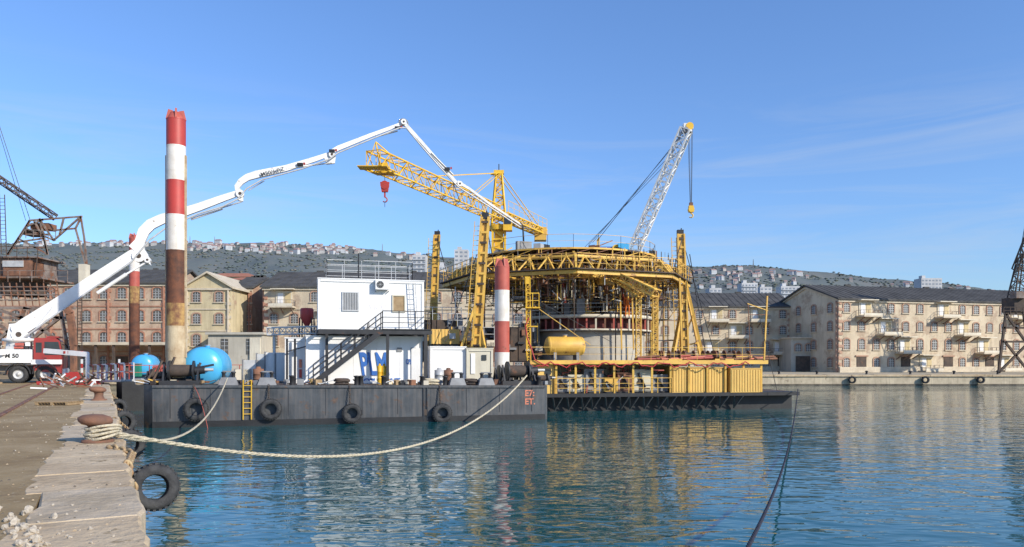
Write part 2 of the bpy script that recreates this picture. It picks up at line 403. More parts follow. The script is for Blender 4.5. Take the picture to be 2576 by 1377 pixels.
thing('gravel',(0,0,2.0),'loose grit scattered over the quay','gravel',mb=g,kind='stuff')
g=MB(); p0=at(150,1018,F*1.5/113); 
for i in range(6): g.box((p0.x,p0.y-.4+.16*i,2.205),(1.15,.1,.025),M['wood'])
for i in range(3): g.box((p0.x-.5+.5*i,p0.y,2.145),(.09,.9,.09),M['wood'])
thing('wooden_pallet',(p0.x,p0.y,2.1),'small weathered wooden pallet lying on the quay','pallet',mb=g)

# bollards
def bollard(p,label,wraps):
    t=thing('bollard',p,label,'bollard',group='rusty mooring bollards on the quay')
    g=MB().rev(p,[(.27,0),(.27,.04),(.18,.07),(.15,.16),(.15,.27),(.18,.31),(.25,.33),(.285,.39),(.27,.45),(.17,.495),(.0,.51)],M['rust'],24)
    g.v=[v+(V(-.08,-.02,0)*max(0,(v.z-p.z-.3)/.2)) for v in g.v]
    part('post',g,t)
    if wraps:
        g=MB()
        for i in range(5): g.torus(p+V(.01*(i%2),0,.05+.045*i),.19+.012*(i%3),.028,M['rope'],axis=V(.06*math.sin(i*2),.05*math.cos(i*3),1),n=28,k=7)
        for i in range(4): g.torus(p+V(.10,.03,.09+.05*i),.23,.026,M['rope'],axis=V(-.25,.1*i-.1,1),n=28,k=7,sx=1.2)
        part('rope_turns',g,t,label='cream mooring rope wound round the bollard')
    return t
B1P=V(-7.55,13.77,2.1); bollard(B1P,'rusty mushroom bollard wound with cream mooring rope',True)
bollard(V(-15.15,27.7,2.1),'bare brown mooring bollard on the stone coping',False)

def cat(a,b,sag,n=48):
    a=Vector(a);b=Vector(b); return [a.lerp(b,i/n)-Z*4*sag*(i/n)*(1-i/n) for i in range(n+1)]
def twist(pts,r,m):
    g=MB()
    fine=[]
    for a,b in zip(pts[:-1],pts[1:]):
        for k in range(6): fine.append(a.lerp(b,k/6))
    fine.append(pts[-1]); 
    for s_ in range(3):
        out=[];L=0
        for i,p in enumerate(fine):
            if i: L+=(p-fine[i-1]).length
            d=(fine[min(i+1,len(fine)-1)]-fine[max(i-1,0)]).normalized(); sd=d.cross(Z).normalized(); up=sd.cross(d)
            t=L/(r*9)*2*math.pi/2.2+s_*2*math.pi/3
            out.append(p+(sd*math.cos(t)+up*math.sin(t))*r*.52)
        g.pipe(out,r*.62,m,6)
    return g
r1=cat(B1P+V(.1,.1,.18),(.87,44.5,2.66),2.05,90)
thing('mooring_rope',B1P,'thick cream mooring rope sagging from bollard to barge','rope',group='cream mooring ropes',mb=twist(r1,.04,M['rope']))
r2=cat(B1P+V(.15,.1,.14),(-15.2,40.3,2.6),1.2,60)
thing('mooring_rope',B1P,'cream mooring rope running up to the barge fairlead','rope',group='cream mooring ropes',mb=twist(r2,.034,M['rope']))
r3=cat((-.9,-.2,2.3),(20.6,54.4,1.5),1.72,110)
thing('dark_mooring_rope',(20.6,54.4,1.5),'dark weathered mooring line dipping to the water','rope',mb=twist(r3,.03,M['ropedark']))
g=MB().pipe(cat(at(490,975,40),at(524,1085,39.4),-.3,14),.015,M['redfade'],5)
thing('loose_line',at(490,975,40),'thin red line trailing off the barge side','rope',mb=g)

# tyres
def tyre_geo(c,axis,R,wd,g):
    r=wd/2
    g.rev(c,[(R*.52,-r*.75),(R*.56,-r*.95),(R*.78,-r),(R*.93,-r*.86),(R*.97,-r*.5),(R*.97,r*.5),(R*.93,r*.86),(R*.78,r),(R*.56,r*.95),(R*.52,r*.75),(R*.6,r*.3),(R*.72,0),(R*.6,-r*.3),(R*.52,-r*.75)],M['rubber'],32,axis)
    axis=Vector(axis).normalized(); a=axis.cross(Z).normalized(); b=axis.cross(a)
    for k in range(26):
        t=2*math.pi*k/26
        for sg in (-1,1):
            dd=a*math.cos(t+sg*.06)+b*math.sin(t+sg*.06); p=Vector(c)+dd*R*.97+axis*sg*r*.45
            tn=axis.cross(dd)
            q=[p-tn*.03*R*2-axis*r*.4,p+tn*.03*R*2-axis*r*.4,p+tn*.06*R+axis*r*.4,p-tn*.06*R+axis*r*.4]
            g.hexa([x-dd*.01 for x in q],[x+dd*R*.05 for x in q],M['rubber'])
def chain(g,pts,m,ln=.12,th=.014):
    L=[0]
    for a,b in zip(pts[:-1],pts[1:]): L.append(L[-1]+(b-a).length)
    n=int(L[-1]/(ln*.72))
    for i in range(n):
        s=L[-1]*(i+.5)/n
        k=max(j for j in range(len(pts)-1) if L[j]<=s); f=(s-L[k])/(L[k+1]-L[k]); p=pts[k].lerp(pts[k+1],f); d=(pts[k+1]-pts[k]).normalized()
        sd=d.cross(Z); sd=sd.normalized() if sd.length>.1 else V(1,0,0); up=sd.cross(d)
        ax=(sd if i%2 else up)
        e=ax.cross(d); lk=[]
        for q in range(12):
            t=2*math.pi*q/12; lk.append(p+d*math.cos(t)*ln/2+e*math.sin(t)*ln*.28)
        lk.append(lk[0]); lk.append(lk[1]); g.pipe(lk,th,m,5,False)
def fender(c,axis,R,wd,hang,label,group,cm=None,ln=.12,th=.014):
    t=thing('tyre_fender',c,label,'tyre fender',group=group)
    g=MB(); tyre_geo(c,axis,R,wd,g); part('tyre',g,t,o=c)
    g=MB(); chain(g,[Vector(h) for h in hang],cm or M['chainm'],ln,th); part('chain',g,t)
    return t
def edge(d,off=0,z=2.1):
    return V(.38-.541*d,d,z)+qn*off
c0=at(388,1226,11.0)
fender(c0,V(.55,-.82,.15),.34,.25,[edge(12.9,-.25,2.13),edge(12.3,.08,2.07),c0+V(-.36,-.05,.34),c0+V(-.2,-.2,.12),c0+V(-.12,-.24,-.28),c0+V(-.18,-.2,-.36)],'large worn black tyre hung by rusty chain on quay wall','tyre fenders on the quay wall',None,.17,.024)
for d,ll,zc in ((18.6,'black tyre fender tight against the quay wall',1.5),(24,'black tyre fender hung low on the quay wall',1.6),(33,'black tyre fender between quay and barge',1.5)):
    c=edge(d,.22,zc); fender(c,V(.7,-.7,0),.38,.26,[edge(d+.8,-.1,2.12),edge(d+.5,.05,2.0),c+V(0,0,.36)],ll,'tyre fenders on the quay wall')

# ---------------------------------------------------------------- work barge (barge 1)
BU=V(.9635,.2677,0); BV=V(-.2677,.9635,0); BO=V(-19.4,39.6,0)
def dz(u): return 2.25-.0095*u
def b1(u,v,z=None,dzz=0):
    p=BO+BU*u+BV*v; p.z=dz(u)+dzz if z is None else z; return p
def b1px(px,v):
    m=(px-HX)/F; t=(v+5.194+38.155)/(.9635-.2677*m); X=m*t
    return (X+19.4)*.9635+(t-39.6)*.2677, t
BA=math.atan2(.2677,.9635)
def b1p(px,py,v):
    u,t=b1px(px,v); return b1(u,v,EYE+(HY-py)/F*t)
L1=22.4; W1=8.0
barge=thing('work_barge',b1(L1/2,W1/2,0),'dark grey steel work barge moored beside the quay','barge')
g=MB()
pl=[(0.5,0),(L1-.2,0),(L1,.2),(L1,W1-.3),(L1-.3,W1),(.3,W1),(0,W1-.3),(0,.5)]
top_=[b1(u,v) for u,v in pl]; bot=[b1(u,v,-.9) for u,v in pl]; n=len(pl)
g.add(bot+top_,[tuple(range(n))[::-1]]+[(i,(i+1)%n,(i+1)%n+n,i+n) for i in range(n)],M['hull'])
part('hull',g,barge)
g=MB().add([b1(u,v,None,.004) for u,v in pl],[tuple(range(n))],M['deck']); part('deck',g,barge)
g=MB()
g.bar(b1(.5,-.04,None,-.06),b1(L1-.2,-.04,None,-.06),.1,M['hull'],.13)
g.bar(b1(.5,-.03,.12),b1(L1-.2,-.03,.12),.05,M['hull2'],.4)
for u in (14.85,15.05): g.bar(b1(u,-.04,.1),b1(u,-.04,None,-.1),.06,M['hull'],.08)
g.box(b1(14.95,-.03,.55),(.28,.08,.35),M['rustdark'],BA)
for u in range(1,22,2):
    if u not in (15,): g.bar(b1(u+.37,-.012,.5),b1(u+.37,-.012,None,-.12),.03,M['hull'],.03)
part('rubbing_strake',g,barge)
g=MB(); u,_=b1px(622,-.2); g.ladder(b1(u,-.12,.35),b1(u,-.12,None,.3),.42,M['yellowb'],BU,.045,.27); part('side_ladder',g,barge,label='yellow rung ladder down the hull')
u,_=b1px(1320,-.02)
text('E7:',"draft_marks",b1(u,-.012,1.42),BU,.5,M['orange'],barge,offset=.012,label='worn orange painted draft marks')
text('ET.',"draft_marks",b1(u,-.012,.92),BU,.5,M['orange'],barge,offset=.012,label='worn orange painted draft marks')
def fairlead(px,v=.5,w_=1.0):
    u,_=b1px(px,v); g=MB()
    a=[b1(u-w_/2,v-.3,None,0),b1(u+w_/2,v-.3),b1(u+w_/2,v+.3),b1(u-w_/2,v+.3)]
    b=[b1(u-w_*.36,v-.22,None,.42),b1(u+w_*.36,v-.22,None,.42),b1(u+w_*.36,v+.22,None,.42),b1(u-w_*.36,v+.22,None,.42)]
    g.hexa(a,b,M['grey'])
    for k in (-.25,.25):
        g.rev(b1(u+k,v,None,.42),[(.10,0),(.09,.2),(.14,.25),(.12,.3),(0,.32)],M['black'],10)
    g.bar(b1(u-.3,v,None,.74),b1(u+.3,v,None,.74),.08,M['grey'])
    part('fairlead',g,barge)
for px in (575,672,1150,1222): fairlead(px)
for px in (897,908,965,1062,1355,735,1120):
    u,_=b1px(px,.6); g=MB()
    g.rev(b1(u,.6),[(.14,0),(.13,.45),(.17,.47),(.17,.53),(0,.55)],M['black'],12)
    part('bitt',g,barge)
def winch(px,v,sc=1.0,mm=M['black']):
    u,_=b1px(px,v); g=MB(); s=sc
    g.box(b1(u,v,None,.12),(1.8*s,1.2*s,.24),M['black'],BA)
    g.tube(b1(u-.5*s,v,None,.7*s),b1(u+.5*s,v,None,.7*s),.3*s,M['rustdark'],n=14)
    for k in (-.55,.55): g.tube(b1(u+k*s,v,None,.7*s),b1(u+(k+.08)*s,v,None,.7*s),.5*s,mm,n=18)
    g.tube(b1(u+.65*s,v,None,.7*s),b1(u+1.1*s,v,None,.75*s),.2*s,M['black'],n=12)
    g.tube(b1(u+1.1*s,v,None,.75*s),b1(u+1.5*s,v,None,.75*s),.08*s,M['galv'],n=10)
    for k in (-.75,.8): g.bar(b1(u+k*s,v-.5*s),b1(u+k*s,v,None,1.0*s),.1,M['black']); g.bar(b1(u+k*s,v+.5*s),b1(u+k*s,v,None,1.0*s),.1,M['black'])
    part('winch',g,barge)
winch(455,.9,1.1); winch(1300,1.6,1.2); winch(1362,1.2,.6); winch(398,2.2,.7); winch(1275,3.0,1.0)
g=MB()
for px,h in ((362,.9),(380,1.3),(412,1.5),(478,1.2)):
    u,_=b1px(px,1.0); g.bar(b1(u,1.0),b1(u+.5,1.3,None,h),.1,M['rustdark'])
g.bar(b1(.6,1.2,None,.5),b1(3.4,1.2,None,1.1),.12,M['black']); g.bar(b1(.6,2.2,None,1.2),b1(2.6,2.0,None,.3),.12,M['rustdark'])
part('spud_frame',g,barge)
g=MB(); random.seed(8)
for i in range(80):
    px=random.choice([random.uniform(350,520),random.uniform(590,790),random.uniform(1060,1375),random.uniform(800,1060)]); v=random.uniform(.5,2.0)
    if 790<px<1060: v=random.uniform(.4,.9)
    u,_=b1px(px,v); p=b1(u,v); k=random.random()
    if k<.5: g.bar(p+Z*.06,p+V(random.uniform(-.8,.8),random.uniform(-.3,.3),random.uniform(.05,.35)),random.uniform(.03,.07),random.choice([M['rustdark'],M['rust'],M['galv'],M['yellow'],M['white']]))
    else: g.box(p+Z*.14,(random.uniform(.15,.5),.3,random.uniform(.12,.4)),random.choice([M['rustdark'],M['grey'],M['black'],M['panel'],M['wood'],M['rust']]),random.random()*3)
part('deck_fittings',g,barge,kind='stuff')
g=MB(); g.rail([b1(u_,7.8) for u_ in (6,21.5)],M['galv'],1.0,1.6,.04); part('deck_railing',g,barge)
for px in (860,1085,672,1185):
    u,_=b1px(px,.9); t=thing('rope_coil',b1(u,.9),'coil of cream mooring rope lying on deck' if px in(672,1085) else 'coil of dark rope lying on deck','rope coil',group='rope coils on the barge deck')
    g=MB()
    for k in range(6): g.torus(b1(u,.9+.0,None,.05+.055*k),.33-.02*(k%3)+.03*math.sin(k*5),.04,M['rope'] if px in (672,1085) else M['rustdark'],axis=V(.08*math.sin(k*3),.08*math.cos(k*2),1),n=20,k=6,sx=1.35)
    part('rope_turns',g,t)
for px,r in ((493,.62),(681,.58),(885,.54),(1112,.57)):
    u,t_=b1px(px,-.25); z=EYE+(HY-(1030 if px<800 else 1040))/F*t_; c=b1(u,-.27,z)
    fender(c,-BV,r,.34,[b1(u-.12,-.08,None,.05),b1(u-.1,-.3,z+r*.7)],'worn tractor tyre fender hung on the barge hull','tyre fenders on the barge hull',M['rustdark'],.16,.02)

# spud piles
def pile(x,y,r,d,bands,label,guides=None,zlow=-2.5):
    o=V(x,y,zlow); t=thing('spud_pile',o,label,'spud pile',group='red and white steel spud piles')
    zz=lambda py: EYE+(HY-py)/F*d
    g=MB(); y0,y1=bands[0][0],bands[0][1]
    g.rev(V(x,y,0),[(r*.98,zz(y1)),(r*.55,zz(y0)),(0,zz(y0))],M['redfade'],24)
    for k in range(4):
        a=k*math.pi/2+.4; g.bar(V(x+math.cos(a)*r*.8,y+math.sin(a)*r*.8,zz(y1)),V(x+math.cos(a)*r*.55,y+math.sin(a)*r*.55,zz(y0)+.12),.1,M['redfade'],.25)
    part('cap',g,t)
    g=MB()
    for (ya,yb,mm) in bands[1:]:
        za=zz(ya); zb=zlow if yb is None else zz(yb)
        g.rev(V(x,y,0),[(r,zb),(r,za)],mm,32)
        g.rev(V(x,y,0),[(r*1.008,za-.03),(r*1.015,za),(r*1.008,za+.03)],mm,32)
    part('shaft',g,t)
    if guides:
        g=MB()
        for sx_ in (-1,1):
            g.bar(V(x+sx_*r*1.04,y,zz(guides[0])),V(x+sx_*r*1.04,y,zz(guides[1])),.09,M['pilebuff'],.16)
        part('guide_rail',g,t)
    return t
P=M
u,t_=b1px(443,1.8); p=b1(u,1.8)
pile(p.x,p.y,.505,p.y,[(284,303),(303,370,P['red']),(370,432,P['pilewhite']),(432,457,P['pilewhite']),(457,543,P['red']),(543,632,P['pilewhite']),(632,765,P['pilerust']),(765,822,P['pileochre']),(822,None,P['pilebuff'])],'tall red and white banded steel pile, rusty below',guides=(392,900))
g=MB().rev(V(p.x,p.y,0),[(.75,2.1),(.75,2.6),(.62,2.6),(.62,2.1)],M['black'],20); part('spud_well',g,barge)
u,t_=b1px(1263,6.0); p=b1(u,6.0)
pile(p.x,p.y,.5,p.y,[(656,673),(673,732,P['redfade']),(732,810,P['pilewhite']),(810,888,P['redfade']),(888,None,P['pilewhite'])],'short red and white banded steel pile through the barge')
g=MB().rev(V(p.x,p.y,0),[(.75,2.0),(.75,2.5),(.62,2.5),(.62,2.0)],M['black'],20); part('spud_well',g,barge)
pile(-35.0,70.0,.45,70.0,[(592,602),(602,650,P['redfade']),(650,684,P['pilewhite']),(684,722,P['redfade']),(722,765,P['pileochre']),(765,None,P['pilerust'])],'slender red and white pile on the rear pontoon')

def tank(c,ax,r,L,label,m_,zf=0,name='storage_tank',grp=None):
    c=Vector(c);ax=Vector(ax).normalized(); t=thing(name,V(c.x,c.y,zf),label,'tank',group=grp)
    g=MB(); pr=[]
    for i in range(7): a=math.pi/2*(1-i/6); pr.append((r*math.cos(a),-L/2-r*.45*math.sin(a)))
    pr+= [(r*math.cos(math.pi/2*i/6),L/2+r*.45*math.sin(math.pi/2*i/6)) for i in range(7)]
    g.rev(c,pr,m_,36,ax)
    for k in (-.5,.5): g.rev(c,[(r*1.0,L*k-.03),(r*1.012,L*k),(r*1.0,L*k+.03)],m_,36,ax)
    part('shell',g,t)
    sd=ax.cross(Z)
    for k in (-.35,.35):
        g=MB(); p=c+ax*L*k
        g.hexa([p+sd*r*.8+ax*.1-Z*(c.z-zf),p-sd*r*.8+ax*.1-Z*(c.z-zf),p-sd*r*.8-ax*.1-Z*(c.z-zf),p+sd*r*.8-ax*.1-Z*(c.z-zf)],
               [p+sd*r*.72+ax*.1-Z*r*.66,p-sd*r*.72+ax*.1-Z*r*.66,p-sd*r*.72-ax*.1-Z*r*.66,p+sd*r*.72-ax*.1-Z*r*.66],M['grey'])
        part('saddle',g,t)
    g=MB(); g.tube(c+Z*r*.97,c+Z*(r+.1),.14,m_,n=12); g.tube(c+Z*(r+.1),c+Z*(r+.13),.2,M['galv'],n=12); part('hatch',g,t)
    return t
c=at(522,922,43.5); tank(c,V(.15,-1,0),1.1,2.2,'bright blue rounded steel tank on the barge deck',M['bluetank'],zf=dz(3))
c=at(367,906,62); tank(V(c.x,c.y,3.15),V(.2,-1,0),.85,2,'small blue tank on the rear pontoon',M['bluetank'],zf=2.2)
t=thing('electrical_cabinet',at(348,935,60),'small green cabinet beside the tank','cabinet'); g=MB(); p=at(347,915,60.5); g.box((p.x,p.y,2.75),(.45,.4,1.0),M['green']); part('housing',g,t); g=MB().box((p.x,p.y,3.27),(.55,.5,.05),M['grey']); part('lid',g,t)

# rear pontoon
P0=V(-27.05,52.4,0)
def pt(a,n_,z): v=P0+qd*a+qn*n_; return V(v.x,v.y,z)
pon=thing('pontoon',pt(12,5.5,0),'dark steel pontoon behind the work barge','pontoon')
g=MB().prism([pt(0,0,0),pt(0,11,0),pt(26,11,0),pt(26,0,0)],-.8,2.2,M['hull2']); part('hull',g,pon)
g=MB(); g.rail([pt(.2,10.8,2.2),pt(.2,.2,2.2),pt(25,.2,2.2)],M['redfade'],1,1.6,.05); part('railing',g,pon)
t=thing('pipe_stack',at(400,940,58),'stack of rust red pipes on the pontoon','pipes')
for r_ in range(4):
    for k in range(7-r_):
        p=at(385,0,58); q=V(p.x+.26*k+.13*r_,p.y,2.35+.22*r_); g=MB().tube(q-V(.2,-.8,0),q+V(.2,-1.6,0)*.6,.12,M['redfade'],n=10); part('pipe',g,t)
for px,w_,h_,mm,d in ((640,1.4,1.4,M['galv'],50.5),(670,1.2,1.8,M['galv'],50.5),(697,1.5,1.9,M['white'],50.2),(612,1.0,.8,M['panel'],49.5)):
    u,_=b1px(px,6.6); t=thing('equipment_box',b1(u,6.6),'steel equipment box with frame on the barge deck','box',group='equipment boxes on the barge deck'); c=b1(u,6.6,None,h_/2+.01)
    g=MB().box(c,(w_*.9,.9,h_*.94),mm,BA); part('housing',g,t); g=MB()
    for sx_ in (-1,1):
        for sy in (-1,1): g.bar(c+BU*sx_*w_*.47+BV*sy*.47-Z*h_/2,c+BU*sx_*w_*.47+BV*sy*.47+Z*h_/2,.07,M['grey'])
    part('frame',g,t)

# ---------------------------------------------------------------- site office stack on barge
def cont(name,pa,pb,yt,yb,v,dep,label,m_,roofm=None,cat_='container',zfix=None):
    ua,ta=b1px(pa,v); ub,tb=b1px(pb,v); t=(ta+tb)/2; zt=EYE+(HY-yt)/F*t; zb=EYE+(HY-yb)/F*t
    if zfix is not None: zb=zfix
    th=thing(name,b1((ua+ub)/2,v+dep/2,zb),label,cat_)
    g=MB(); g.hexa([b1(ua+.06,v+.05,zb),b1(ub-.06,v+.05,zb),b1(ub-.06,v+dep-.05,zb),b1(ua+.06,v+dep-.05,zb)],[b1(ua+.06,v+.05,zt-.1),b1(ub-.06,v+.05,zt-.1),b1(ub-.06,v+dep-.05,zt-.1),b1(ua+.06,v+dep-.05,zt-.1)],m_)
    n=int((ub-ua)/1.15)
    for i in range(1,n): g.bar(b1(ua+(ub-ua)*i/n,v+.047,zb+.16),b1(ua+(ub-ua)*i/n,v+.047,zt-.16),.03,m_,.012)
    part('wall',g,th)
    g=MB()
    for uu in (ua+.06,ub-.06):
        for vv in (v+.06,v+dep-.06): g.box(b1(uu,vv,(zb+zt)/2),(.14,.14,zt-zb-.01),m_,BA)
    for zz in (zb+.08,zt-.07):
        for vv in (v+.06,v+dep-.06): g.bar(b1(ua+.14,vv,zz),b1(ub-.14,vv,zz),.15,m_,.16)
        for uu in (ua+.06,ub-.06): g.bar(b1(uu,v+.14,zz),b1(uu,v+dep-.14,zz),.15,m_,.16)
    part('frame',g,th)
    g=MB().hexa([b1(ua-.04,v-.05,zt+.002),b1(ub+.04,v-.05,zt+.002),b1(ub+.04,v+dep+.05,zt+.002),b1(ua-.04,v+dep+.05,zt+.002)],[b1(ua-.04,v-.05,zt+.06),b1(ub+.04,v-.05,zt+.06),b1(ub+.04,v+dep+.05,zt+.06),b1(ua-.04,v+dep+.05,zt+.06)],roofm or m_)
    part('roof',g,th)
    return th,ua,ub,zb,zt
lo,ua,ub,zb,zt=cont('store_container',770,1062,848,966,2.6,2.45,'white steel container with blue logo and lettering',M['whiteclean'],zfix=dz(10)+.01)
def onpx(px,py,v): return b1p(px,py,v)
text('PLM',"lettering",onpx(910,943,2.6),BU,1.9,M['blue'],lo,sx=.5,label='large slanted blue letters',offset=.05,shear=-.3)
text('CRA',"lettering",onpx(842,963,2.6),BU,.36,M['blue'],lo,sx=1.15,offset=.012)
text('OPLIMONT',"lettering",onpx(915,963,2.6),BU,.36,M['blue'],lo,sx=1.2,offset=.012)
text('CPA',"lettering",onpx(1021,916,2.6),BU,.42,M['blue'],lo,sx=.55,offset=.01)
g=MB(); a=onpx(1036,875,2.6);b=onpx(1058,960,2.6); g.box((a+b)/2,(abs((b-a).length)*.28,.04,2.0),M['white'],BA)
part('door',g,lo)
for x0 in (1005,1040): g=MB().box(onpx(x0,880,2.6),(.3,.03,.25),M['grey'],BA); part('vent',g,lo)
lf,*_=cont('tool_container',717,768,852,966,3.2,2.4,'narrow white steel store container',M['white'],zfix=dz(7)+.01)
for (y,mm) in ((915,M['orange']),(940,M['red'])): g=MB().box(onpx(756,y,3.18),(.16,.06,.5),mm,BA); part('notice',g,lf)
g=MB()
for px in (722,742): 
    a=onpx(px,852,2.9); g.bar(V(a.x,a.y,dz(7)),a,.1,M['black'])
g.bar(onpx(722,885,2.9),onpx(805,862,2.9),.07,M['black']); part('frame',g,lf)
r1c,*_=cont('store_container',1083,1172,874,963,4.2,2.4,'pale blue white steel container',M['whiteclean'],zfix=dz(18)+.01)
r2c,a1,a2,a3,a4=cont('control_cabin',1174,1240,878,968,4.0,1.6,'beige metal control cabin beside the pile',M['beige'],zfix=dz(20)+.01)
g=MB(); g.box(onpx(1190,915,4.0),(.28,.03,1.3),M['white'],BA); part('door',g,r2c)
g=MB(); g.box(onpx(1218,900,4.0),(.3,.03,.35),M['glass'],BA); part('window',g,r2c)
zp=5.22
up,_=b1px(800,2.0); uq,_=b1px(1080,2.0)
fr=thing('steel_platform',b1((up+uq)/2,3,dz(11)),'black steel platform frame carrying the upper cabin','platform')
g=MB()
for vv in (1.35,2.4,5.2): g.bar(b1(up,vv,zp),b1(uq,vv,zp),.16,M['black'],.26)
for i in range(7):
    uu=up+(uq-up)*i/6; g.bar(b1(uu,1.35,zp),b1(uu,5.2,zp),.12,M['black'],.2)
part('beam',g,fr)
ul,_=b1px(962,1.3)
g=MB().hexa([b1(ul,1.2,zp+.14),b1(uq,1.2,zp+.14),b1(uq,2.5,zp+.14),b1(ul,2.5,zp+.14)],[b1(ul,1.2,zp+.18),b1(uq,1.2,zp+.18),b1(uq,2.5,zp+.18),b1(ul,2.5,zp+.18)],M['black']); part('landing',g,fr)
for px,vv in ((822,2.3),(975,1.35),(1070,1.35),(1072,2.35),(822,5.2),(1070,5.2)):
    uu,_=b1px(px,vv); g=MB().box(b1(uu,vv,(dz(uu)+zp)/2-.06),(.16,.16,zp-dz(uu)-.12),M['black'],BA); part('leg',g,fr)
g=MB(); g.rail([b1(ul,1.22,zp+.18),b1(uq,1.22,zp+.18),b1(uq,2.5,zp+.18)],M['black'],1.05,.9,.05,(.35,.65)); part('railing',g,fr)
us,_=b1px(788,1.8)
st=thing('staircase',b1(us,1.8,dz(us)),'black steel staircase from deck up to the cabin','staircase')
for vv in (1.3,2.25):
    g=MB().bar(b1(us,vv,dz(us)+.05),b1(ul,vv,zp+.08),.05,M['black'],.28); part('stringer',g,st)
g=MB(); n=15
for i in range(n):
    uu=us+(ul-us)*(i+.5)/n; zz=dz(us)+.05+(zp-dz(us))*(i+.5)/n; g.box(b1(uu,1.78,zz),(.3,.9,.04),M['rustdark'],BA)
part('treads',g,st)
for vv in (1.3,2.25):
    g=MB(); a=b1(us,vv,dz(us)+.05); b=b1(ul,vv,zp+.08)
    for h in (.45,.8,1.1): g.bar(a+Z*h,b+Z*h,.045,M['black'])
    for i in range(6): p=a.lerp(b,i/5); g.bar(p,p+Z*1.1,.045,M['black'])
    part('handrail',g,st)
uc,ua,ub,zb,zt=cont('office_cabin',800,1066,705,826,2.55,2.45,'white site office cabin with barred window and railing on roof',M['whiteclean'],zfix=zp+.145)
def framed(px0,px1,y0,y1,v,parent,name,pm,fm,bars=0,label=None):
    a=onpx(px0,y1,v);b=onpx(px1,y0,v); cx=(a+b)/2; w_=(V(a.x,a.y,0)-V(b.x,b.y,0)).length; h_=b.z-a.z
    g=MB(); g.box(cx-BV*.01,(w_,.04,h_),pm,BA)
    for s_ in (-1,1):
        g.box(cx+BU*s_*(w_/2+.03)-BV*.03,(.07,.09,h_+.14),fm,BA); g.box(cx+Z*s_*(h_/2+.035)-BV*.03,(w_-.01,.09,.07),fm,BA)
    for i in range(bars): g.box(cx+BU*(-w_/2+w_*(i+.5)/bars)-BV*.06,(.035,.02,h_),M['galv'],BA)
    return part(name,g,parent,label=label)
framed(863,900,738,780,2.6,uc,'window',M['grey'],M['galv'],9,'window with vertical bars')
framed(989,1017,746,783,2.6,uc,'window',M['wood'],M['beige'],0,'boarded brown window')
g=MB(); p=onpx(961,717,2.35); g.box(p,(.8,.36,.58),M['white'],BA); q=p-BV*.19-BU*.12; g.torus(q,.2,.02,M['grey'],axis=BV,n=20,k=6); g.tube(q,q-BV*.01,.185,M['black'],n=20)
for k in range(4):
    a=k*math.pi/4; dv=BU*math.cos(a)*.18+Z*math.sin(a)*.18; g.bar(q-BV*.02-dv,q-BV*.02+dv,.012,M['galv'])
g.bar(onpx(945,733,2.35),onpx(945,733,2.58),.05,M['grey']);g.bar(onpx(978,733,2.35),onpx(978,733,2.58),.05,M['grey'])
part('air_conditioner',g,uc)
ra,_=b1px(822,2.7); rb,_=b1px(1037,2.7)
g=MB(); g.rail([b1(ra,4.9,zt+.06),b1(ra,2.65,zt+.06),b1(rb,2.65,zt+.06),b1(rb,4.9,zt+.06),b1(ra,4.9,zt+.06)],M['galv'],1.1,1.1,.035,(.35,.68)); part('roof_railing',g,uc)
g=MB(); p=b1p(902,705,2.62); g.bar(p,p+Z*1.6,.06,M['black']); g.bar(p+Z*1.2-BU*.3,p+Z*1.2+BU*.3,.03,M['black']); part('aerial',g,uc)
text('vico',"lettering",onpx(833,776,2.597),BU,.42,M['faint'],uc); text('VICO',"lettering",onpx(928,778,2.597),BU,.42,M['faint'],uc,sx=1.1)
g=MB(); a=b1p(1043,824,2.42); b=b1p(1036,712,2.45); g.ladder(a,b,.4,M['galv'],BU,.04,.3); part('ladder',g,uc)
gw=thing('gangway_truss',b1(8,6.6),'pale grey truss gangway on posts behind cabins','gangway')
g=MB().truss(b1p(672,834,6.6),b1p(812,830,6.6),.9,.45,9,.07,M['galv']); part('span',g,gw)
for px in (690,795):
    p=b1p(px,842,6.6); g=MB().bar(V(p.x,p.y,2.2),p,.14,M['galv']); part('post',g,gw)
hp=thing('red_hopper',b1(9,7.2),'small red conical hopper on a steel frame','hopper')
p=b1p(772,800,7.2); g=MB().rev(p,[(.12,-.55),(.42,.0),(.42,.55),(.36,.62),(0,.64)],M['red'],20); part('drum',g,hp)
g=MB()
for sx_ in (-1,1):
    for sy in (-1,1): g.bar(V(p.x+.45*sx_,p.y+.35*sy,2.2),V(p.x+.38*sx_,p.y+.3*sy,p.z),.07,M['rustdark'])
part('frame',g,hp)
for px,mm,lab in ((966,M['yellowb'],'yellow gas bottle standing on deck'),(955,M['yellowb'],'yellow gas bottle standing on deck'),(1128,M['rust'],'rusty drum standing on deck'),(650,M['rust'],'rusty drum standing on deck'),(1105,M['galv'],'grey drum standing on deck')):
    u,_=b1px(px,1.6); thn=thing('steel_drum' if px not in(955,966) else 'gas_bottle',b1(u,1.6),lab,'drum' if px not in(955,966) else 'gas bottle',group='drums and bottles on the barge deck')
    r=.29 if px not in(955,966) else .14; h=.88 if r>.2 else 1.1
    g=MB().rev(b1(u,1.6),[(r,0),(r,h*.33),(r*1.05,h*.34),(r,h*.36),(r,h*.66),(r*1.05,h*.67),(r,h*.69),(r,h),(r*.5,h+.01),(r*.4,h+.12),(0,h+.13)],mm,16); part('body',g,thn)

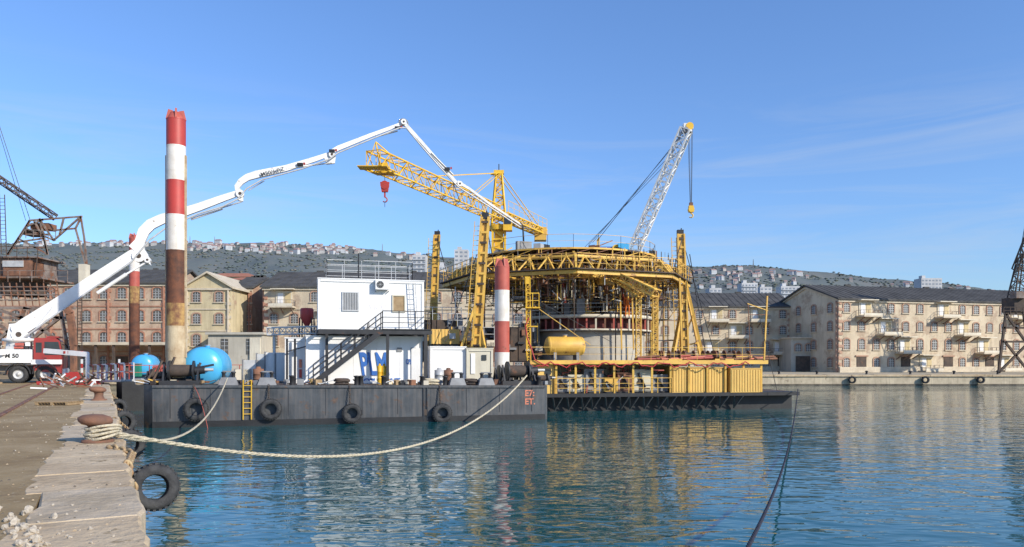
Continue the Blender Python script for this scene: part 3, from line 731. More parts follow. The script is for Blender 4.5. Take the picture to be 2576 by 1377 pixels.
# ---------------------------------------------------------------- concrete pump truck
TC=V(-32.1,49.2,2.1); tr=thing('concrete_pump_truck',TC,'white and red concrete pump truck with raised folding boom','truck')
TA=math.radians(25); tX=V(math.cos(TA),math.sin(TA),0); tY=V(-math.sin(TA),math.cos(TA),0)
def tw(g):
    g.v=[TC+tX*v.x+tY*v.y+Z*v.z for v in g.v]; return g
def sideprism(g,prof,ya,yb,m_):
    n=len(prof); a=[V(x,ya,z) for x,z in prof]; b=[V(x,yb,z) for x,z in prof]
    g.add(a+b,[tuple(range(n)),tuple(range(n,2*n))[::-1]]+[(i,i+n,(i+1)%n+n,(i+1)%n) for i in range(n)],m_)
g=MB(); g.box((-3,0,.95),(11,.9,.35),M['grey']); g.box((-3.6,0,1.25),(9.5,2.2,.2),M['white']); part('chassis',tw(g),tr)
x0,x1=.95,2.6
prof=[(x0,.8),(x1-.1,.55),(x1,.7),(x1+.02,1.7),(x1-.2,2.7),(x1-.45,2.9),(x0+.05,2.9),(x0,2.7)]
g=MB(); sideprism(g,prof,-1.2,1.0,M['cabred']); g.box((x1+.03,-.1,.72),(.16,2.2,.36),M['white']); g.box((x1-.6,0,2.97),(.8,1.6,.1),M['cabred']); part('cab',tw(g),tr)
g=MB(); sideprism(g,[(x0+.6,1.8),(x1-.12,1.8),(x1-.28,2.65),(x0+.6,2.65)],-1.215,-1.19,M['glass']); part('side_window',tw(g),tr)
g=MB(); sideprism(g,[(x0+.12,1.95),(x0+.45,1.95),(x0+.45,2.6),(x0+.12,2.6)],-1.215,-1.19,M['glass']); part('rear_side_window',tw(g),tr)
g=MB(); g.add([(x1+.035,-1.1,1.72),(x1+.035,.9,1.72),(x1-.17,.9,2.66),(x1-.17,-1.1,2.66)],[(0,1,2,3)],M['glass']); part('windscreen',tw(g),tr)
g=MB(); sideprism(g,[(x0+.52,1.0),(x1-.15,1.0),(x1-.08,1.74),(x0+.52,1.74)],-1.23,-1.2,M['cabred']); g.box((x0+.65,-1.25,1.6),(.15,.04,.04),M['black']); part('door',tw(g),tr)
g=MB(); g.bar((x1-.05,-1.25,2.5),(x1+.15,-1.5,2.4),.04,M['black']); g.box((x1+.15,-1.52,2.2),(.08,.2,.45),M['black']); part('mirror',tw(g),tr)
for yy in (-.9,.7):
    g=MB().box((x1+.13,yy,.78),(.06,.3,.18),M['galv']); part('headlight',tw(g),tr)
for xx in (.12,1.6,-4.2,-5.6):
    for yy,sg in ((-1.1,-1),(1.1,1)):
        c=V(xx,yy,.56); g=MB(); tyre_geo(c,V(0,1,0),.56,.32,g); tw(g); w_=part('wheel',g,tr)
        g=MB().rev(c,[(.30,-.13),(.28,-.05),(.12,-.03),(.1,-.12),(0,-.13)],M['galv'],18,V(0,1,0)); g.rev(c,[(.3,.13),(.28,.05),(.12,.03),(.1,.12),(0,.13)],M['galv'],18,V(0,1,0)); part('rim',tw(g),w_)
for xx in (.12,1.6):
    g=MB(); pts=[V(xx+.68*math.cos(a),-1.2,.58+.68*math.sin(a)) for a in [math.pi*i/10 for i in range(11)]]
    for a,b in zip(pts[:-1],pts[1:]): g.bar(a,b,.4,M['black'],.05)
    part('mudguard',tw(g),tr)
g=MB(); g.box((-.9,-1.35,1.72),(3.6,.3,.85),M['whiteclean']); g.box((-4.2,0,1.9),(5,2.3,.9),M['white']); g.box((-3.2,-1.3,1.0),(2.4,.2,.5),M['grey']); g.box((1.7,-1.42,1.35),(1.7,.16,.3),M['white']); part('side_body',tw(g),tr)
lp=TC+tX*(-.55)+tY*(-1.52)+Z*1.62; text('M 50',"lettering",lp,tX,.36,M['ink'],tr,offset=.01)
g=MB()
g.rev(V(0,0,0),[(1.0,1.3),(1.0,2.15),(.75,2.2),(.7,2.65),(.95,2.7),(.95,2.85),(.6,2.9)],M['boomwhite'],24); 
g.hexa([V(-.65,-.4,2.8),V(.65,-.4,2.8),V(.65,.4,2.8),V(-.65,.4,2.8)],[V(-.5,-.3,3.8),V(.35,-.3,3.9),V(.35,.3,3.9),V(-.5,.3,3.8)],M['boomwhite'])
g.tube((-.1,-.5,3.55),(-.1,.5,3.55),.3,M['boomwhite'],n=16); part('turret',tw(g),tr)
g=MB()
for i in range(26):
    random.seed(60+i); g.box((random.uniform(-3,.9),random.uniform(-1.1,-.6),random.uniform(2.2,2.5)),(random.uniform(.15,.6),.3,random.uniform(.1,.4)),random.choice([M['grey'],M['black'],M['white'],M['redfade'],M['galv']]))
part('hydraulic_fittings',tw(g),tr,kind='stuff')
def tx(px,d=48.0): return (px-HX)/F*d
def tz(py,d=48.0): return EYE+(HY-py)/F*d
g=MB(); g.bar((tx(120),47.7,tz(883)),(tx(238),47.2,tz(892)),.24,M['white'],.3); g.bar((tx(238),47.2,tz(888)),(tx(238),47.2,2.25),.16,M['white']); g.box((tx(238),47.2,2.16),(.7,.7,.12),M['black'])
for i in range(5): g.box((tx(178+11*i),47.46-.02*i,tz(887)),(.12,.3,.16),M['red'])
part('outrigger',g,tr)
g=MB(); g.bar((tx(20),46.6,tz(890)),(tx(20),46.6,2.2),.16,M['white']); g.bar((tx(20),46.6,tz(890)),(tx(22),48.2,tz(890)),.2,M['white']);g.box((tx(20),46.6,2.15),(.7,.7,.12),M['wood']); part('outrigger',g,tr)
def bp_(px,py,off=0):
    k=.337; m_=(px-HX)/F; t=(49+k*31.9)/(1-k*m_)+off; return V(m_*t,t,EYE+(HY-py)/F*t)
bn=V(-.319,.948,0)
def boom(pts,wd,m_=None,th=.34):
    m_=m_ or M['boomwhite']; P_=[bp_(*p) for p in pts]; g=MB(); vs=[];n=len(P_)
    for i,p in enumerate(P_):
        d=(P_[min(i+1,n-1)]-P_[max(i-1,0)]).normalized(); up=d.cross(bn); up.normalize()
        if up.z<0: up=-up
        h=wd[i]; t_=th*min(1,h/.5)
        for a,b in ((-1,-1),(1,-1),(1,1),(-1,1)): vs.append(p+bn*t_/2*a+up*h/2*b)
    fs=[(3,2,1,0),tuple(range(4*n-4,4*n))]
    for i in range(n-1):
        for k in range(4): fs.append((i*4+k,i*4+(k+1)%4,(i+1)*4+(k+1)%4,(i+1)*4+k))
    g.add(vs,fs,m_); return g,P_
def joint(g,px,py,r,m_=None,off=0):
    c=bp_(px,py); g.tube(c-bn*.28,c+bn*.28,r,m_ or M['boomwhite'],n=16); g.tube(c-bn*.31,c+bn*.31,r*.4,M['rustdark'],n=10)
def bhex(g,pts,t):
    g.hexa([bp_(*p)-bn*t for p in pts],[bp_(*p)+bn*t for p in pts],M['boomwhite'])
g,P_=boom([(42,835),(60,822),(150,765),(260,690),(335,640),(362,632)],[.75,.9,.85,.72,.62,.5]); joint(g,50,842,.42)
joint(g,350,645,.42); bhex(g,[(325,620),(380,668),(372,640),(345,600)],.2)
part('boom_section',g,tr)
g,P_=boom([(352,640),(352,610),(362,583),(380,565),(408,552),(440,542),(500,522),(560,500),(606,484)],[.55,.62,.7,.7,.66,.6,.52,.45,.38]); joint(g,604,489,.28); joint(g,372,655,.2)
bhex(g,[(592,478),(612,482),(612,508),(598,504)],.15)
part('boom_section',g,tr)
g,P_=boom([(598,486),(597,470),(606,458),(622,447),(645,440),(720,424),(790,402),(836,386)],[.3,.38,.42,.45,.5,.42,.34,.28]); joint(g,834,391,.22)
bhex(g,[(622,450),(660,445),(645,436),(630,436)],.1); bhex(g,[(815,398),(845,390),(842,412),(822,414)],.12)
part('boom_section',g,tr)
a=bp_(657,444,-.3);b=bp_(712,430,-.3); text('M50/6/RZ',"lettering",a,(b-a),.36,M['ink'],tr,up=(b-a).cross(bn).normalized()*(-1 if (b-a).cross(bn).z<0 else 1),sx=1.15,offset=.004)
g,P_=boom([(832,384),(850,374),(930,342),(1000,316),(1016,308)],[.3,.34,.28,.24,.2]); joint(g,1014,309,.2); g.torus(bp_(1015,311),.34,.05,M['grey'],axis=bn,n=18,k=6); part('boom_section',g,tr)
g,P_=boom([(1018,312),(1060,358),(1110,415),(1150,462)],[.26,.24,.22,.2],m_=M['galv']); joint(g,1155,464,.2); part('boom_section',g,tr)
g,P_=boom([(1150,458),(1180,475),(1230,512),(1290,552),(1312,566)],[.24,.2,.17,.14,.12],m_=M['galv']); part('boom_section',g,tr)
g=MB().pipe([bp_(1308,560),bp_(1314,566),bp_(1316,580),bp_(1317,605),bp_(1319,640)],.07,M['black'],8); part('end_hose',g,tr)
g=MB(); off=-.42
pp=[(60,850),(150,785),(250,715),(330,660),(375,605),(420,572),(500,538),(560,520),(600,500),(620,475),(660,452),(760,425),(830,400),(850,385),(930,352),(1005,322),(1022,322),(1060,368),(1110,425),(1152,470),(1230,520),(1308,572)]
g.pipe([bp_(x,y,off) for x,y in pp],.055,M['galv'],8); part('delivery_pipe',g,tr)
for (a,b,r) in (((85,838),(135,775),.12),((245,738),(318,690),.13),((318,690),(368,660),.07),((480,552),(560,525),.09),((545,527),(608,508),.05),((625,480),(665,455),.04),((720,425),(790,415),.07),((770,418),(835,410),.05),((1085,385),(1140,440),.06),((945,345),(1000,330),.05)):
    g=MB().tube(bp_(*a,-.1),bp_(*b,-.1),r,M['boomwhite'] if r>.06 else M['galv'],n=10); part('hydraulic_ram',g,tr)
for (a) in ((755,414),(835,380),(1000,322),(1125,425)):
    g=MB(); c=bp_(*a,-.3); g.box(c,(.4,.15,.2),M['black']); g.box(c+V(.3,0,.05),(.12,.12,.15),M['red']); part('valve_block',g,tr)

t=thing('red_steel_tray',(tx(180,46),46,2.1),'flat red steel spill tray on the quay','tray'); g=MB(); p=V(tx(178,45.5),45.5,2.13); g.box(p,(3.1,1.6,.06),M['red'])
for sy in (-.8,.8): g.box(p+V(0,sy,.1),(3.1,.05,.16),M['red'])
part('pan',g,t)
t=thing('red_crate',(tx(185,46.5),46.5,2.1),'small red steel box standing on the tray','box'); g=MB(); p=V(tx(185,45.6),45.6,2.5); g.box(p,(.75,.5,.6),M['red']); part('housing',g,t); g=MB().box(p+V(0,0,.33),(.4,.3,.05),M['red']); part('lid',g,t)
t=thing('boarding_gangway',V(tx(290,47),47,2.1),'short gangway with red and white handrails to the barge','gangway')
a=V(tx(225,47),47.5,2.2);b=V(tx(335,46),45.5,2.35); g=MB().bar(a,b,1.0,M['galv'],.12); part('walkway',g,t)
for s_ in (-.45,.45):
    g=MB(); o=V(.2,.9,0)*s_; n=8
    for i in range(n+1):
        p=a.lerp(b,i/n)+o; g.bar(p,p+Z*1.05,.05,M['redfade'] if i%2 else M['white'])
    for i in range(n):
        for h in (.55,1.05): g.bar(a.lerp(b,i/n)+o+Z*h,a.lerp(b,(i+1)/n)+o+Z*h,.045,M['white'] if i%2 else M['redfade'])
    part('handrail',g,t)
for i,px in enumerate((206,300,130)):
    d=50+i*.7; p=V(tx(px,d),d,2.1); t=thing('barrier_post',p,'red and white striped barrier post on the quay','post',group='red and white barrier posts'); g=MB()
    for k in range(5): g.box(p+Z*(.18+.3*k),(.12,.06,.3),M['red'] if k%2 else M['white'])
    part('board',g,t); g=MB().box(p+Z*.02,(.5,.4,.08),M['black']); part('foot',g,t)
g=MB()
random.seed(9)
for i in range(60):
    p=Q(random.uniform(44,58),random.uniform(.3,3),2.15+random.random()*.3); q=p+V(random.uniform(-.9,.9),random.uniform(-.5,.5),random.uniform(0,.5)); g.bar(p,q,random.uniform(.03,.08),random.choice([M['rust'],M['galv'],M['rustdark'],M['white']]))
thing('scrap_heap',Q(50,1.5),'heap of scrap bars and fittings on the quay','scrap',mb=g,kind='stuff')

# ---------------------------------------------------------------- old portal crane at the quay
oc=thing('portal_crane',at(95,943,76),'old rusty portal crane with lattice arms','crane')
def pbars(g,lst,d,m_,w_=.2,dd=0):
    for x0,y0,x1,y1 in lst: g.bar(at(x0,y0,d),at(x1,y1,d+dd),w_,m_)
g=MB()
for d in (73,79): pbars(g,[(-30,780,-55,943),(60,780,20,943),(150,770,182,943),(-60,775,190,775),(-60,800,190,800),(-20,800,60,870),(60,800,-20,870),(150,800,60,870),(60,800,182,880),(-20,775,60,800),(60,775,150,800)],d,M['craneold'],.26)
for x,y in ((-55,935),(182,935),(20,935),(0,800),(100,800),(170,800)): g.bar(at(x,y,73),at(x,y,79),.3,M['craneold'])
part('portal',g,oc)
g=MB(); pts=[(150,760),(165,770),(176,790),(182,830),(185,870),(186,943)]
for a,b in zip(pts[:-1],pts[1:]): g.bar(at(*a,72.5),at(*b,72.5),.35,M['rust'],.6)
part('curved_leg',g,oc)
g=MB(); hx=at(60,0,76).x; g.box((hx-.4,76,at(0,680,76).z),(5.2,4.2,1.9),M['craneold']); g.box((hx+.9,74.6,at(0,682,76).z),(2.6,2.2,1.5),M['rust']); g.box((hx-.4,76,at(0,706,76).z),(7.4,6,.16),M['craneold']); g.box((hx-.2,76,at(0,655,76).z),(6.0,4.8,.12),M['craneold'])
g.box((hx+.6,73.45,at(0,672,76).z),(2.0,.1,.6),M['galv']); g.box((hx-2.0,73.85,at(0,680,76).z),(.8,.1,1.2),M['rustdark'])
for k in range(9): g.bar(V(hx-3.0+.7*k,73.7,at(0,706,76).z),V(hx-2.8+.7*k,73.7,at(0,655,76).z),.07,M['rustdark'])
g.rail([V(hx-3.2,73.6,at(0,655,76).z),V(hx+2.9,73.6,at(0,655,76).z)],M['rustdark'],1.0,1.0,.05); part('machinery_house',g,oc)
g=MB()
g.rev(V(at(60,0,76).x,76,0),[(2.0,at(0,745,76).z),(2.0,at(0,712,76).z)],M['rustdark'],24)
for y in (722,732,742,755): g.bar(at(-10,y,73),at(145,y,73),.1,M['craneold'])
for k in range(10): g.bar(at(-10+17*k,712,73),at(-2+17*k,770,73),.08,M['rust'])
part('slewing_ring',g,oc)
g=MB(); g.rail([at(-40,710,72.8),at(170,710,72.8)],M['craneold'],1.1,1.2,.05); g.ladder(at(10,640,73),at(5,490,73),.5,M['rustdark'],(1,0,0),.06,.35)
for i in range(16):
    y=745+8*i; g.bar(at(195,y,74),at(206,y,74),.06,M['rustdark'])
g.bar(at(195,740,74),at(195,875,74),.07,M['rustdark']);g.bar(at(206,740,74),at(206,875,74),.07,M['rustdark']); part('walkway',g,oc)
g=MB()
for d in (75,77.5):
    pbars(g,[(20,640,75,555),(120,640,100,550),(75,555,205,545),(65,575,135,605),(75,555,65,575),(135,605,200,548),(68,570,110,552),(205,545,190,575),(190,575,215,665),(203,545,212,600),(212,600,218,665),(100,552,135,605),(135,580,190,575),(40,610,110,600),(20,640,65,575),(110,600,120,640),(45,600,120,640),(85,555,110,600),(160,550,150,590),(65,590,125,590),(30,625,115,622)],d,M['craneold'],.15)
for x,y in ((75,555),(205,545),(135,605),(65,575),(120,640),(20,640)): g.bar(at(x,y,75),at(x,y,77.5),.18,M['craneold'])
g.box(at(110,572,76),(1.8,1.4,.6),M['rust']); g.box(at(85,588,76),(1.2,1.6,.5),M['rustdark']); g.rail([at(65,600,74.8),at(140,606,74.8)],M['craneold'],.9,.7,.05); part('upper_frame',g,oc)
g=MB().truss(at(140,548,76),at(-60,412,72),.9,.5,14,.1,M['rustdark'],rd=.06); part('jib',g,oc)
g=MB(); g.bar(at(75,552,76),at(-20,260,74),.05,M['black']); part('hoist_cable',g,oc)
g=MB(); g.bar(at(65,556,76),at(-12,300,75),.04,M['black']); part('hoist_cable',g,oc)
g=MB().box(at(212,690,75),(.7,.8,1.9),M['panel']); part('counterweight',g,oc)

rc=thing('portal_crane',at(2548,938,115),'dark lattice portal crane on the far quay','crane')
g=MB()
for d in (113,118):
    pbars(g,[(2530,790,2512,938),(2575,790,2596,938),(2512,938,2590,860),(2528,860,2590,938),(2520,860,2590,860),(2528,790,2600,790),(2530,790,2580,860),(2522,825,2585,825)],d,M['rustdark'],.3)
for x,y in ((2530,790),(2575,790),(2520,860),(2590,860)): g.bar(at(x,y,113),at(x,y,118),.3,M['rustdark'])
part('portal',g,rc)
g=MB(); g.box((at(2562,0,115).x,115,at(0,768,115).z),(3.2,3,2.2),M['rustdark']); g.box((at(2546,0,115).x,113.5,at(0,745,115).z),(1.6,1.4,1.0),M['craneold']); g.rail([at(2525,790,112.8),at(2590,790,112.8)],M['rustdark'],1,1,.08); part('machinery_house',g,rc)
g=MB().truss(at(2556,760,115),at(2572,640,115),1.8,1.8,7,.16,M['rustdark'],.8,.8); g.truss(at(2560,680,115),at(2640,480,110),1.2,1.0,10,.15,M['rustdark']); part('jib',g,rc)
g=MB(); g.bar(at(2535,745,115),at(2578,600,112),.1,M['black']); part('hoist_cable',g,rc)
g=MB(); g.bar(at(2548,735,115),at(2580,560,112),.08,M['black']); part('hoist_cable',g,rc)

# ---------------------------------------------------------------- rig barge (barge 2)
EU=V(.9842,.1771,0); EV=V(-.1771,.9842,0); EO=V(1.3,51.2,0); EA=math.atan2(.1771,.9842)
def b2(u,v,z): p=EO+EU*u+EV*v; p.z=z; return p
def b2px(px,v):
    m_=(px-HX)/F; k=v+(-.1771*1.3+.9842*51.2); t=k/(.9842-.1771*m_); X=m_*t
    return (X-1.3)*.9842+(t-51.2)*.1771,t
def b2p(px,py,v):
    u,t=b2px(px,v); return b2(u,v,EYE+(HY-py)/F*t)
rig=thing('rig_barge',(8,62,0),'black pontoon carrying the yellow jack-up rig','barge')
poly=[(1.4,52.3),(20.6,55.6),(17.2,76),(-10,71.5),(-8,54.1),(.9,54.1)]
g=MB().prism(poly,-.8,1.0,M['hull2']); part('hull',g,rig)
g=MB(); ue,_=b2px(2012,0)
g.hexa([b2(0,0,1.02),b2(ue,0,1.02),b2(ue,1.1,1.02),b2(0,1.1,1.02)],[b2(0,0,1.27),b2(ue,0,1.27),b2(ue,1.1,1.27),b2(0,1.1,1.27)],M['hull2'])
g.prism([(1.2,52.3),(20.9,55.5),(17.4,76.2),(-10,71.7),(-8,54.05),(.9,54.05)],1.002,1.25,M['deck']); part('deck',g,rig)
for i in range(16):
    px=1402+32*i+(i%3)*4
    if px>1880: break
    u,_=b2px(px,0); g=MB(); c=b2(u,.75,.12); g.bar(b2(u-.3,.05,1.0),c,.1,M['hull']); g.bar(b2(u+.35,.05,1.0),c,.1,M['hull']); part('bracket',g,rig)
ud,_=b2px(1925,.3)
g=MB(); 
g.prism([b2(-.1,.0,0),b2(ud,.0,0),b2(ud,8,0),(14,72),(-8,70),(-7.6,55),(-.4,55)],3.42,3.5,M['rustdark']); part('upper_deck',g,rig)
g=MB(); g.bar(b2(-.1,-.06,3.42),b2(ud,-.06,3.42),.14,M['yellow'],.28); part('edge_beam',g,rig)
for i in range(13):
    u=.4+(ud-.8)*i/12; g=MB().bar(b2(u,.15,1.25),b2(u,.15,3.25),.14,M['yellow']); part('deck_post',g,rig)
u0,_=b2px(1395,.1);u1,_=b2px(1690,.1)
g=MB().rail([b2(u0,.05,1.27),b2(u1,.05,1.27)],M['yellow'],1.05,1.0,.04,(.35,.65)); part('lower_railing',g,rig)
g=MB().rail([b2(0,.05,3.5),b2(ud-.2,.05,3.5)],M['yellow'],.95,1.7,.03,(.5,)); part('upper_railing',g,rig)
g=MB()
g.hexa([b2(.2,3.4,1.25),b2(12,3.4,1.25),b2(12,3.6,1.25),b2(.2,3.6,1.25)],[b2(.2,3.4,3.4),b2(12,3.4,3.4),b2(12,3.6,3.4),b2(.2,3.6,3.4)],M['panel']); part('rear_bulkhead',g,rig)
for i,(px,w_,h_,mm) in enumerate(((1415,1.0,1.1,M['grey']),(1448,1.3,1.2,M['beige']),(1490,1.4,1.6,M['grey']),(1530,1.2,.9,M['yellow']),(1570,1.2,1.3,M['rust']),(1610,1.4,1.5,M['beige']),(1655,1.2,1.2,M['grey']))):
    u,_=b2px(px,1.2); c=b2(u,1.3,1.25); t=thing('pump_unit',c,'boxed pump unit with pipes under the rig deck','machinery',group='pump units under the rig deck')
    g=MB().box(c+Z*(h_/2+.1),(w_,1.0,h_),mm,EA); g.box(c+Z*.06,(w_+.2,1.2,.1),M['black'],EA); part('housing',g,t)
    g=MB(); g.tube(c+EU*.2-EV*.6+Z*.4,c-EU*.3-EV*.6+Z*(h_-.1),.08,M['black']); g.tube(c-EU*.1-EV*.62+Z*h_*.5,c-EU*.1-EV*.5+Z*h_*.5,.22,M['rustdark'],n=14); g.pipe([c+Z*h_,c+Z*(h_+.3),c+EU*.4+Z*(h_+.35)],.06,M['redfade']); part('pipework',g,t)
g=MB(); random.seed(44)
for i in range(120):
    u=random.uniform(.5,8.8); v=random.uniform(.3,2.8); p=b2(u,v,random.uniform(1.35,3.0)); k=random.random()
    q=p+(EU*random.uniform(-1.2,1.2) if k<.4 else Z*random.uniform(-.2,1.2) if k<.8 else V(random.uniform(-.5,.5),0,random.uniform(-.5,.5)))
    q.z=min(3.38,max(1.3,q.z)); g.bar(p,q,random.uniform(.03,.09),random.choice([M['yellow'],M['galv'],M['redfade'],M['black'],M['rust'],M['rustdark']]))
part('pipework',g,rig,kind='stuff')
def b2cont(pa,pb,yt,yb,v,dep,label,m_,ribs=True,name='yellow_container',cat_='container',zb=1.26):
    ua,ta=b2px(pa,v);ub,tb=b2px(pb,v);t_=(ta+tb)/2;zt=EYE+(HY-yt)/F*t_
    th=thing(name,b2((ua+ub)/2,v+dep/2,zb),label,cat_); g=MB()
    g.hexa([b2(ua,v,zb),b2(ub,v,zb),b2(ub,v+dep,zb),b2(ua,v+dep,zb)],[b2(ua,v,zt),b2(ub,v,zt),b2(ub,v+dep,zt),b2(ua,v+dep,zt)],m_)
    if ribs:
        n=int((ub-ua)/.2)
        for i in range(n):
            uu=ua+.1+(ub-ua-.2)*i/(n-1); g.bar(b2(uu,v-.02,zb+.08),b2(uu,v-.02,zt-.08),.09,m_,.05)
    part('wall',g,th); g=MB().hexa([b2(ua-.05,v-.07,zt+.002),b2(ub+.05,v-.07,zt+.002),b2(ub+.05,v+dep+.05,zt+.002),b2(ua-.05,v+dep+.05,zt+.002)],[b2(ua-.05,v-.07,zt+.05),b2(ub+.05,v-.07,zt+.05),b2(ub+.05,v+dep+.05,zt+.05),b2(ua-.05,v+dep+.05,zt+.05)],m_); part('roof',g,th)
    return th,ua,ub,zt
b2cont(1692,1822,926,990,.25,2.2,'yellow corrugated steel container under the rig deck',M['yellowc'])
b2cont(1838,1912,928,990,-.05,2.4,'yellow corrugated container at the deck corner',M['yellowc'])
cb,ua,ub,zt=b2cont(1352,1396,918,988,.3,1.8,'yellow control cabin with small window',M['yellowc'],False,'control_cabin','cabin')
g=MB(); p=b2p(1378,935,.3); g.box(p-EV*.02,(.45,.04,.4),M['glass'],EA); part('window',g,cb)
c=b2p(1421,871,3.2); tank(c,EU,.68,2.4,'yellow horizontal fuel tank on the rig deck',M['yellow'],zf=3.5)
g=MB(); pts=[]
for i in range(56):
    px=1335+10*i; pts.append(b2p(px,918+5*math.sin(i*.9)+3*math.sin(i*2.3),-.3))
g.pipe(pts,.045,M['hose'],7); thing('red_hose',pts[0],'red hose festooned along the rig deck edge','hose',mb=g)
g=MB(); g.pipe([b2p(x,y,-.25) for x,y in ((1330,800),(1322,820),(1326,850),(1336,875),(1345,905),(1362,915),(1380,922))],.05,M['hose'],6)
thing('red_hose',b2p(1330,905,-.2),'red hose hanging from the yellow post','hose',mb=g)
yp=thing('yellow_post',b2p(1330,905,.3),'slender yellow lattice post with small platforms','post')
g=MB().truss(b2p(1330,905,.3),b2p(1328,700,.3),.28,.28,14,.06,M['yellowb']); part('column',g,yp)
g=MB(); g.box(b2p(1340,775,.3),(1.0,.8,.08),M['yellowb']); g.rail([b2p(1324,775,-.1),b2p(1356,775,-.1)],M['yellowb'],1,.5,.05); g.box(b2p(1340,822,.3),(.7,.6,.08),M['yellowb']); g.box(b2p(1327,706,.3),(.35,.3,.5),M['yellowb']); part('platform',g,yp)
g=MB(); g.bar(b2p(1345,770,.2),b2p(1485,868,.2),.04,M['yellow']); part('stay',g,yp)
g=MB(); g.bar(b2p(1350,755,.2),b2p(1540,862,.2),.03,M['black']); part('stay',g,yp)
dv=thing('davit_crane',b2p(1925,905,1),'thin weathered yellow davit with braced arm','davit')
g=MB(); g.bar(b2p(1922,905,1),b2p(1930,745,1),.1,M['yellow']); part('post',g,dv)
g=MB(); g.bar(b2p(1880,764,1),b2p(1932,782,1),.06,M['yellow']); g.bar(b2p(1884,792,1),b2p(1932,792,1),.05,M['rust']); g.bar(b2p(1882,764,1),b2p(1888,900,1),.05,M['rust']); g.bar(b2p(1905,775,1),b2p(1955,985,-.5),.03,M['black']); part('arm',g,dv)
random.seed(31)
for i in range(34):
    px=random.uniform(1600,1905); v=random.uniform(.8,3.5); p=b2p(px,903,v); p.z=3.5; k=random.random()
    if k<.5:
        t=thing('pipe_bundle',p,'bundle of rusty pipes lying on the rig deck','pipes',group='pipe bundles on the rig deck'); g=MB()
        for j in range(5): o=EV*.16*j; g.tube(p+o+Z*(.12+.12*(j%2)),p+o+EU*random.uniform(1.2,2.2)+Z*(.15+.12*(j%2)+random.random()*.12),.08,random.choice([M['redfade'],M['rust'],M['orange'],M['yellow']]),n=8)
        part('pipe',g,t)
    else:
        t=thing('winch_unit',p,'small winch drum on the rig deck','winch',group='winches on the rig deck'); g=MB()
        g.tube(p+Z*.4,p+EU*.7+Z*.4,.22,M['rustdark'],n=12); g.tube(p+Z*.4-EU*.05,p+Z*.4,.38,M['rust'],n=14); g.tube(p+Z*.4+EU*.7,p+Z*.4+EU*.75,.38,M['rust'],n=14); part('drum',g,t)
        g=MB().box(p+EU*.35+Z*.08,(1.0,.7,.16),M['yellow'],EA); part('frame',g,t)
for px,yt,w_,h_,mm,d in ((1110,792,3.0,3.2,M['rustdark'],60),(1160,800,2.2,2.6,M['hull'],58.5),(1200,850,2.4,1.5,M['rust'],57),(1235,800,1.6,2.6,M['rustdark'],60),(1290,820,2.6,2.6,M['rustdark'],59),(1330,800,1.4,3.0,M['hull'],61)):
    p=at(px,yt,d); c=V(p.x,p.y,3.5+h_/2); t=thing('machinery_skid',V(p.x,p.y,3.5),'dark machinery skid on the rig deck','machinery',group='dark machinery skids on the rig deck')
    g=MB().box(c,(w_,1.8,h_),mm,EA)
    for j in range(4): g.box(c+EU*(-w_/2+w_*(j+.5)/4)-EV*.93,(.08,.08,h_),M['yellow'] if j%3==0 else M['rustdark'],EA)
    for j in range(8): g.box(c+EU*random.uniform(-w_/2,w_/2)-EV*1.0+Z*random.uniform(-h_/2,h_/2),(random.uniform(.2,.7),.25,random.uniform(.15,.5)),random.choice([M['rust'],M['black'],M['grey'],M['panel']]),EA)
    part('housing',g,t); g=MB(); g.rail([c-EU*w_/2+Z*h_/2-EV*.85,c+EU*w_/2+Z*h_/2-EV*.85],M['galv'],1,.8,.05); part('railing',g,t)
p=at(1118,848,57); t=thing('yellow_container',V(p.x,p.y,4.5),'yellow corrugated container with window on the rig','container'); g=MB(); g.box((p.x,p.y,5.3),(2.1,2,1.1),M['yellowc'],EA)
for j in range(9): g.box(V(p.x,p.y,5.3)+EU*(-.95+.24*j)-EV*1.01,(.1,.05,1.05),M['yellowc'],EA)
part('wall',g,t); g=MB().box(V(p.x+.5,p.y,5.35)-EV*1.04,(.45,.05,.4),M['galv'],EA); part('window',g,t); g=MB(); g.box((p.x,p.y,4.1),(2.2,2.0,1.2),M['hull']); part('plinth',g,t)

# ---------------------------------------------------------------- jack-up rig
C=V(4.6,64,0); jr=thing('jack_up_rig',V(4.6,64,3.5),'yellow jack-up rig with ring truss and corner masts','rig')
def ring(r,z,n=8,ph=0): return [V(C.x+r*math.cos(2*math.pi*(i+ph)/n),C.y+r*math.sin(2*math.pi*(i+ph)/n),z) for i in range(n)]
Y=M['yellow']
N=8; DZ=12.0; lo_=ring(10.4,9.85,N); up_=ring(9.3,11.15,N); inl=ring(7.2,9.85,N); inu=ring(7.2,DZ-.3,N)
random.seed(23)
for i in range(N):
    j=(i+1)%N; g=MB()
    g.bar(lo_[i],lo_[j],.2,Y,.26); g.bar(up_[i],up_[j],.15,Y); g.bar(inl[i],inl[j],.18,M['rust'])
    K=5
    for k in range(K):
        a=lo_[i].lerp(lo_[j],k/K); b=lo_[i].lerp(lo_[j],(k+1)/K); mid=up_[i].lerp(up_[j],(k+.5)/K)
        g.bar(a,mid,.10,Y); g.bar(mid,b,.10,Y)
        ia=inl[i].lerp(inl[j],k/K); g.bar(a,ia,.1,Y); g.bar(inl[i].lerp(inl[j],(k+.5)/K),mid,.08,Y); g.bar(ia,inu[i].lerp(inu[j],(k+.5)/K),.1,M['rustdark']); g.bar(mid,inu[i].lerp(inu[j],(k+.5)/K),.1,Y)
    g.bar(lo_[i],inl[i],.22,Y); g.bar(up_[i],inu[i],.18,Y); g.bar(lo_[i],up_[i],.18,Y); g.bar(inl[i],inu[i],.16,M['rust'])
    part('ring_truss',g,jr)
g=MB(); o_=ring(10.75,0,N);i_=ring(9.5,0,N)
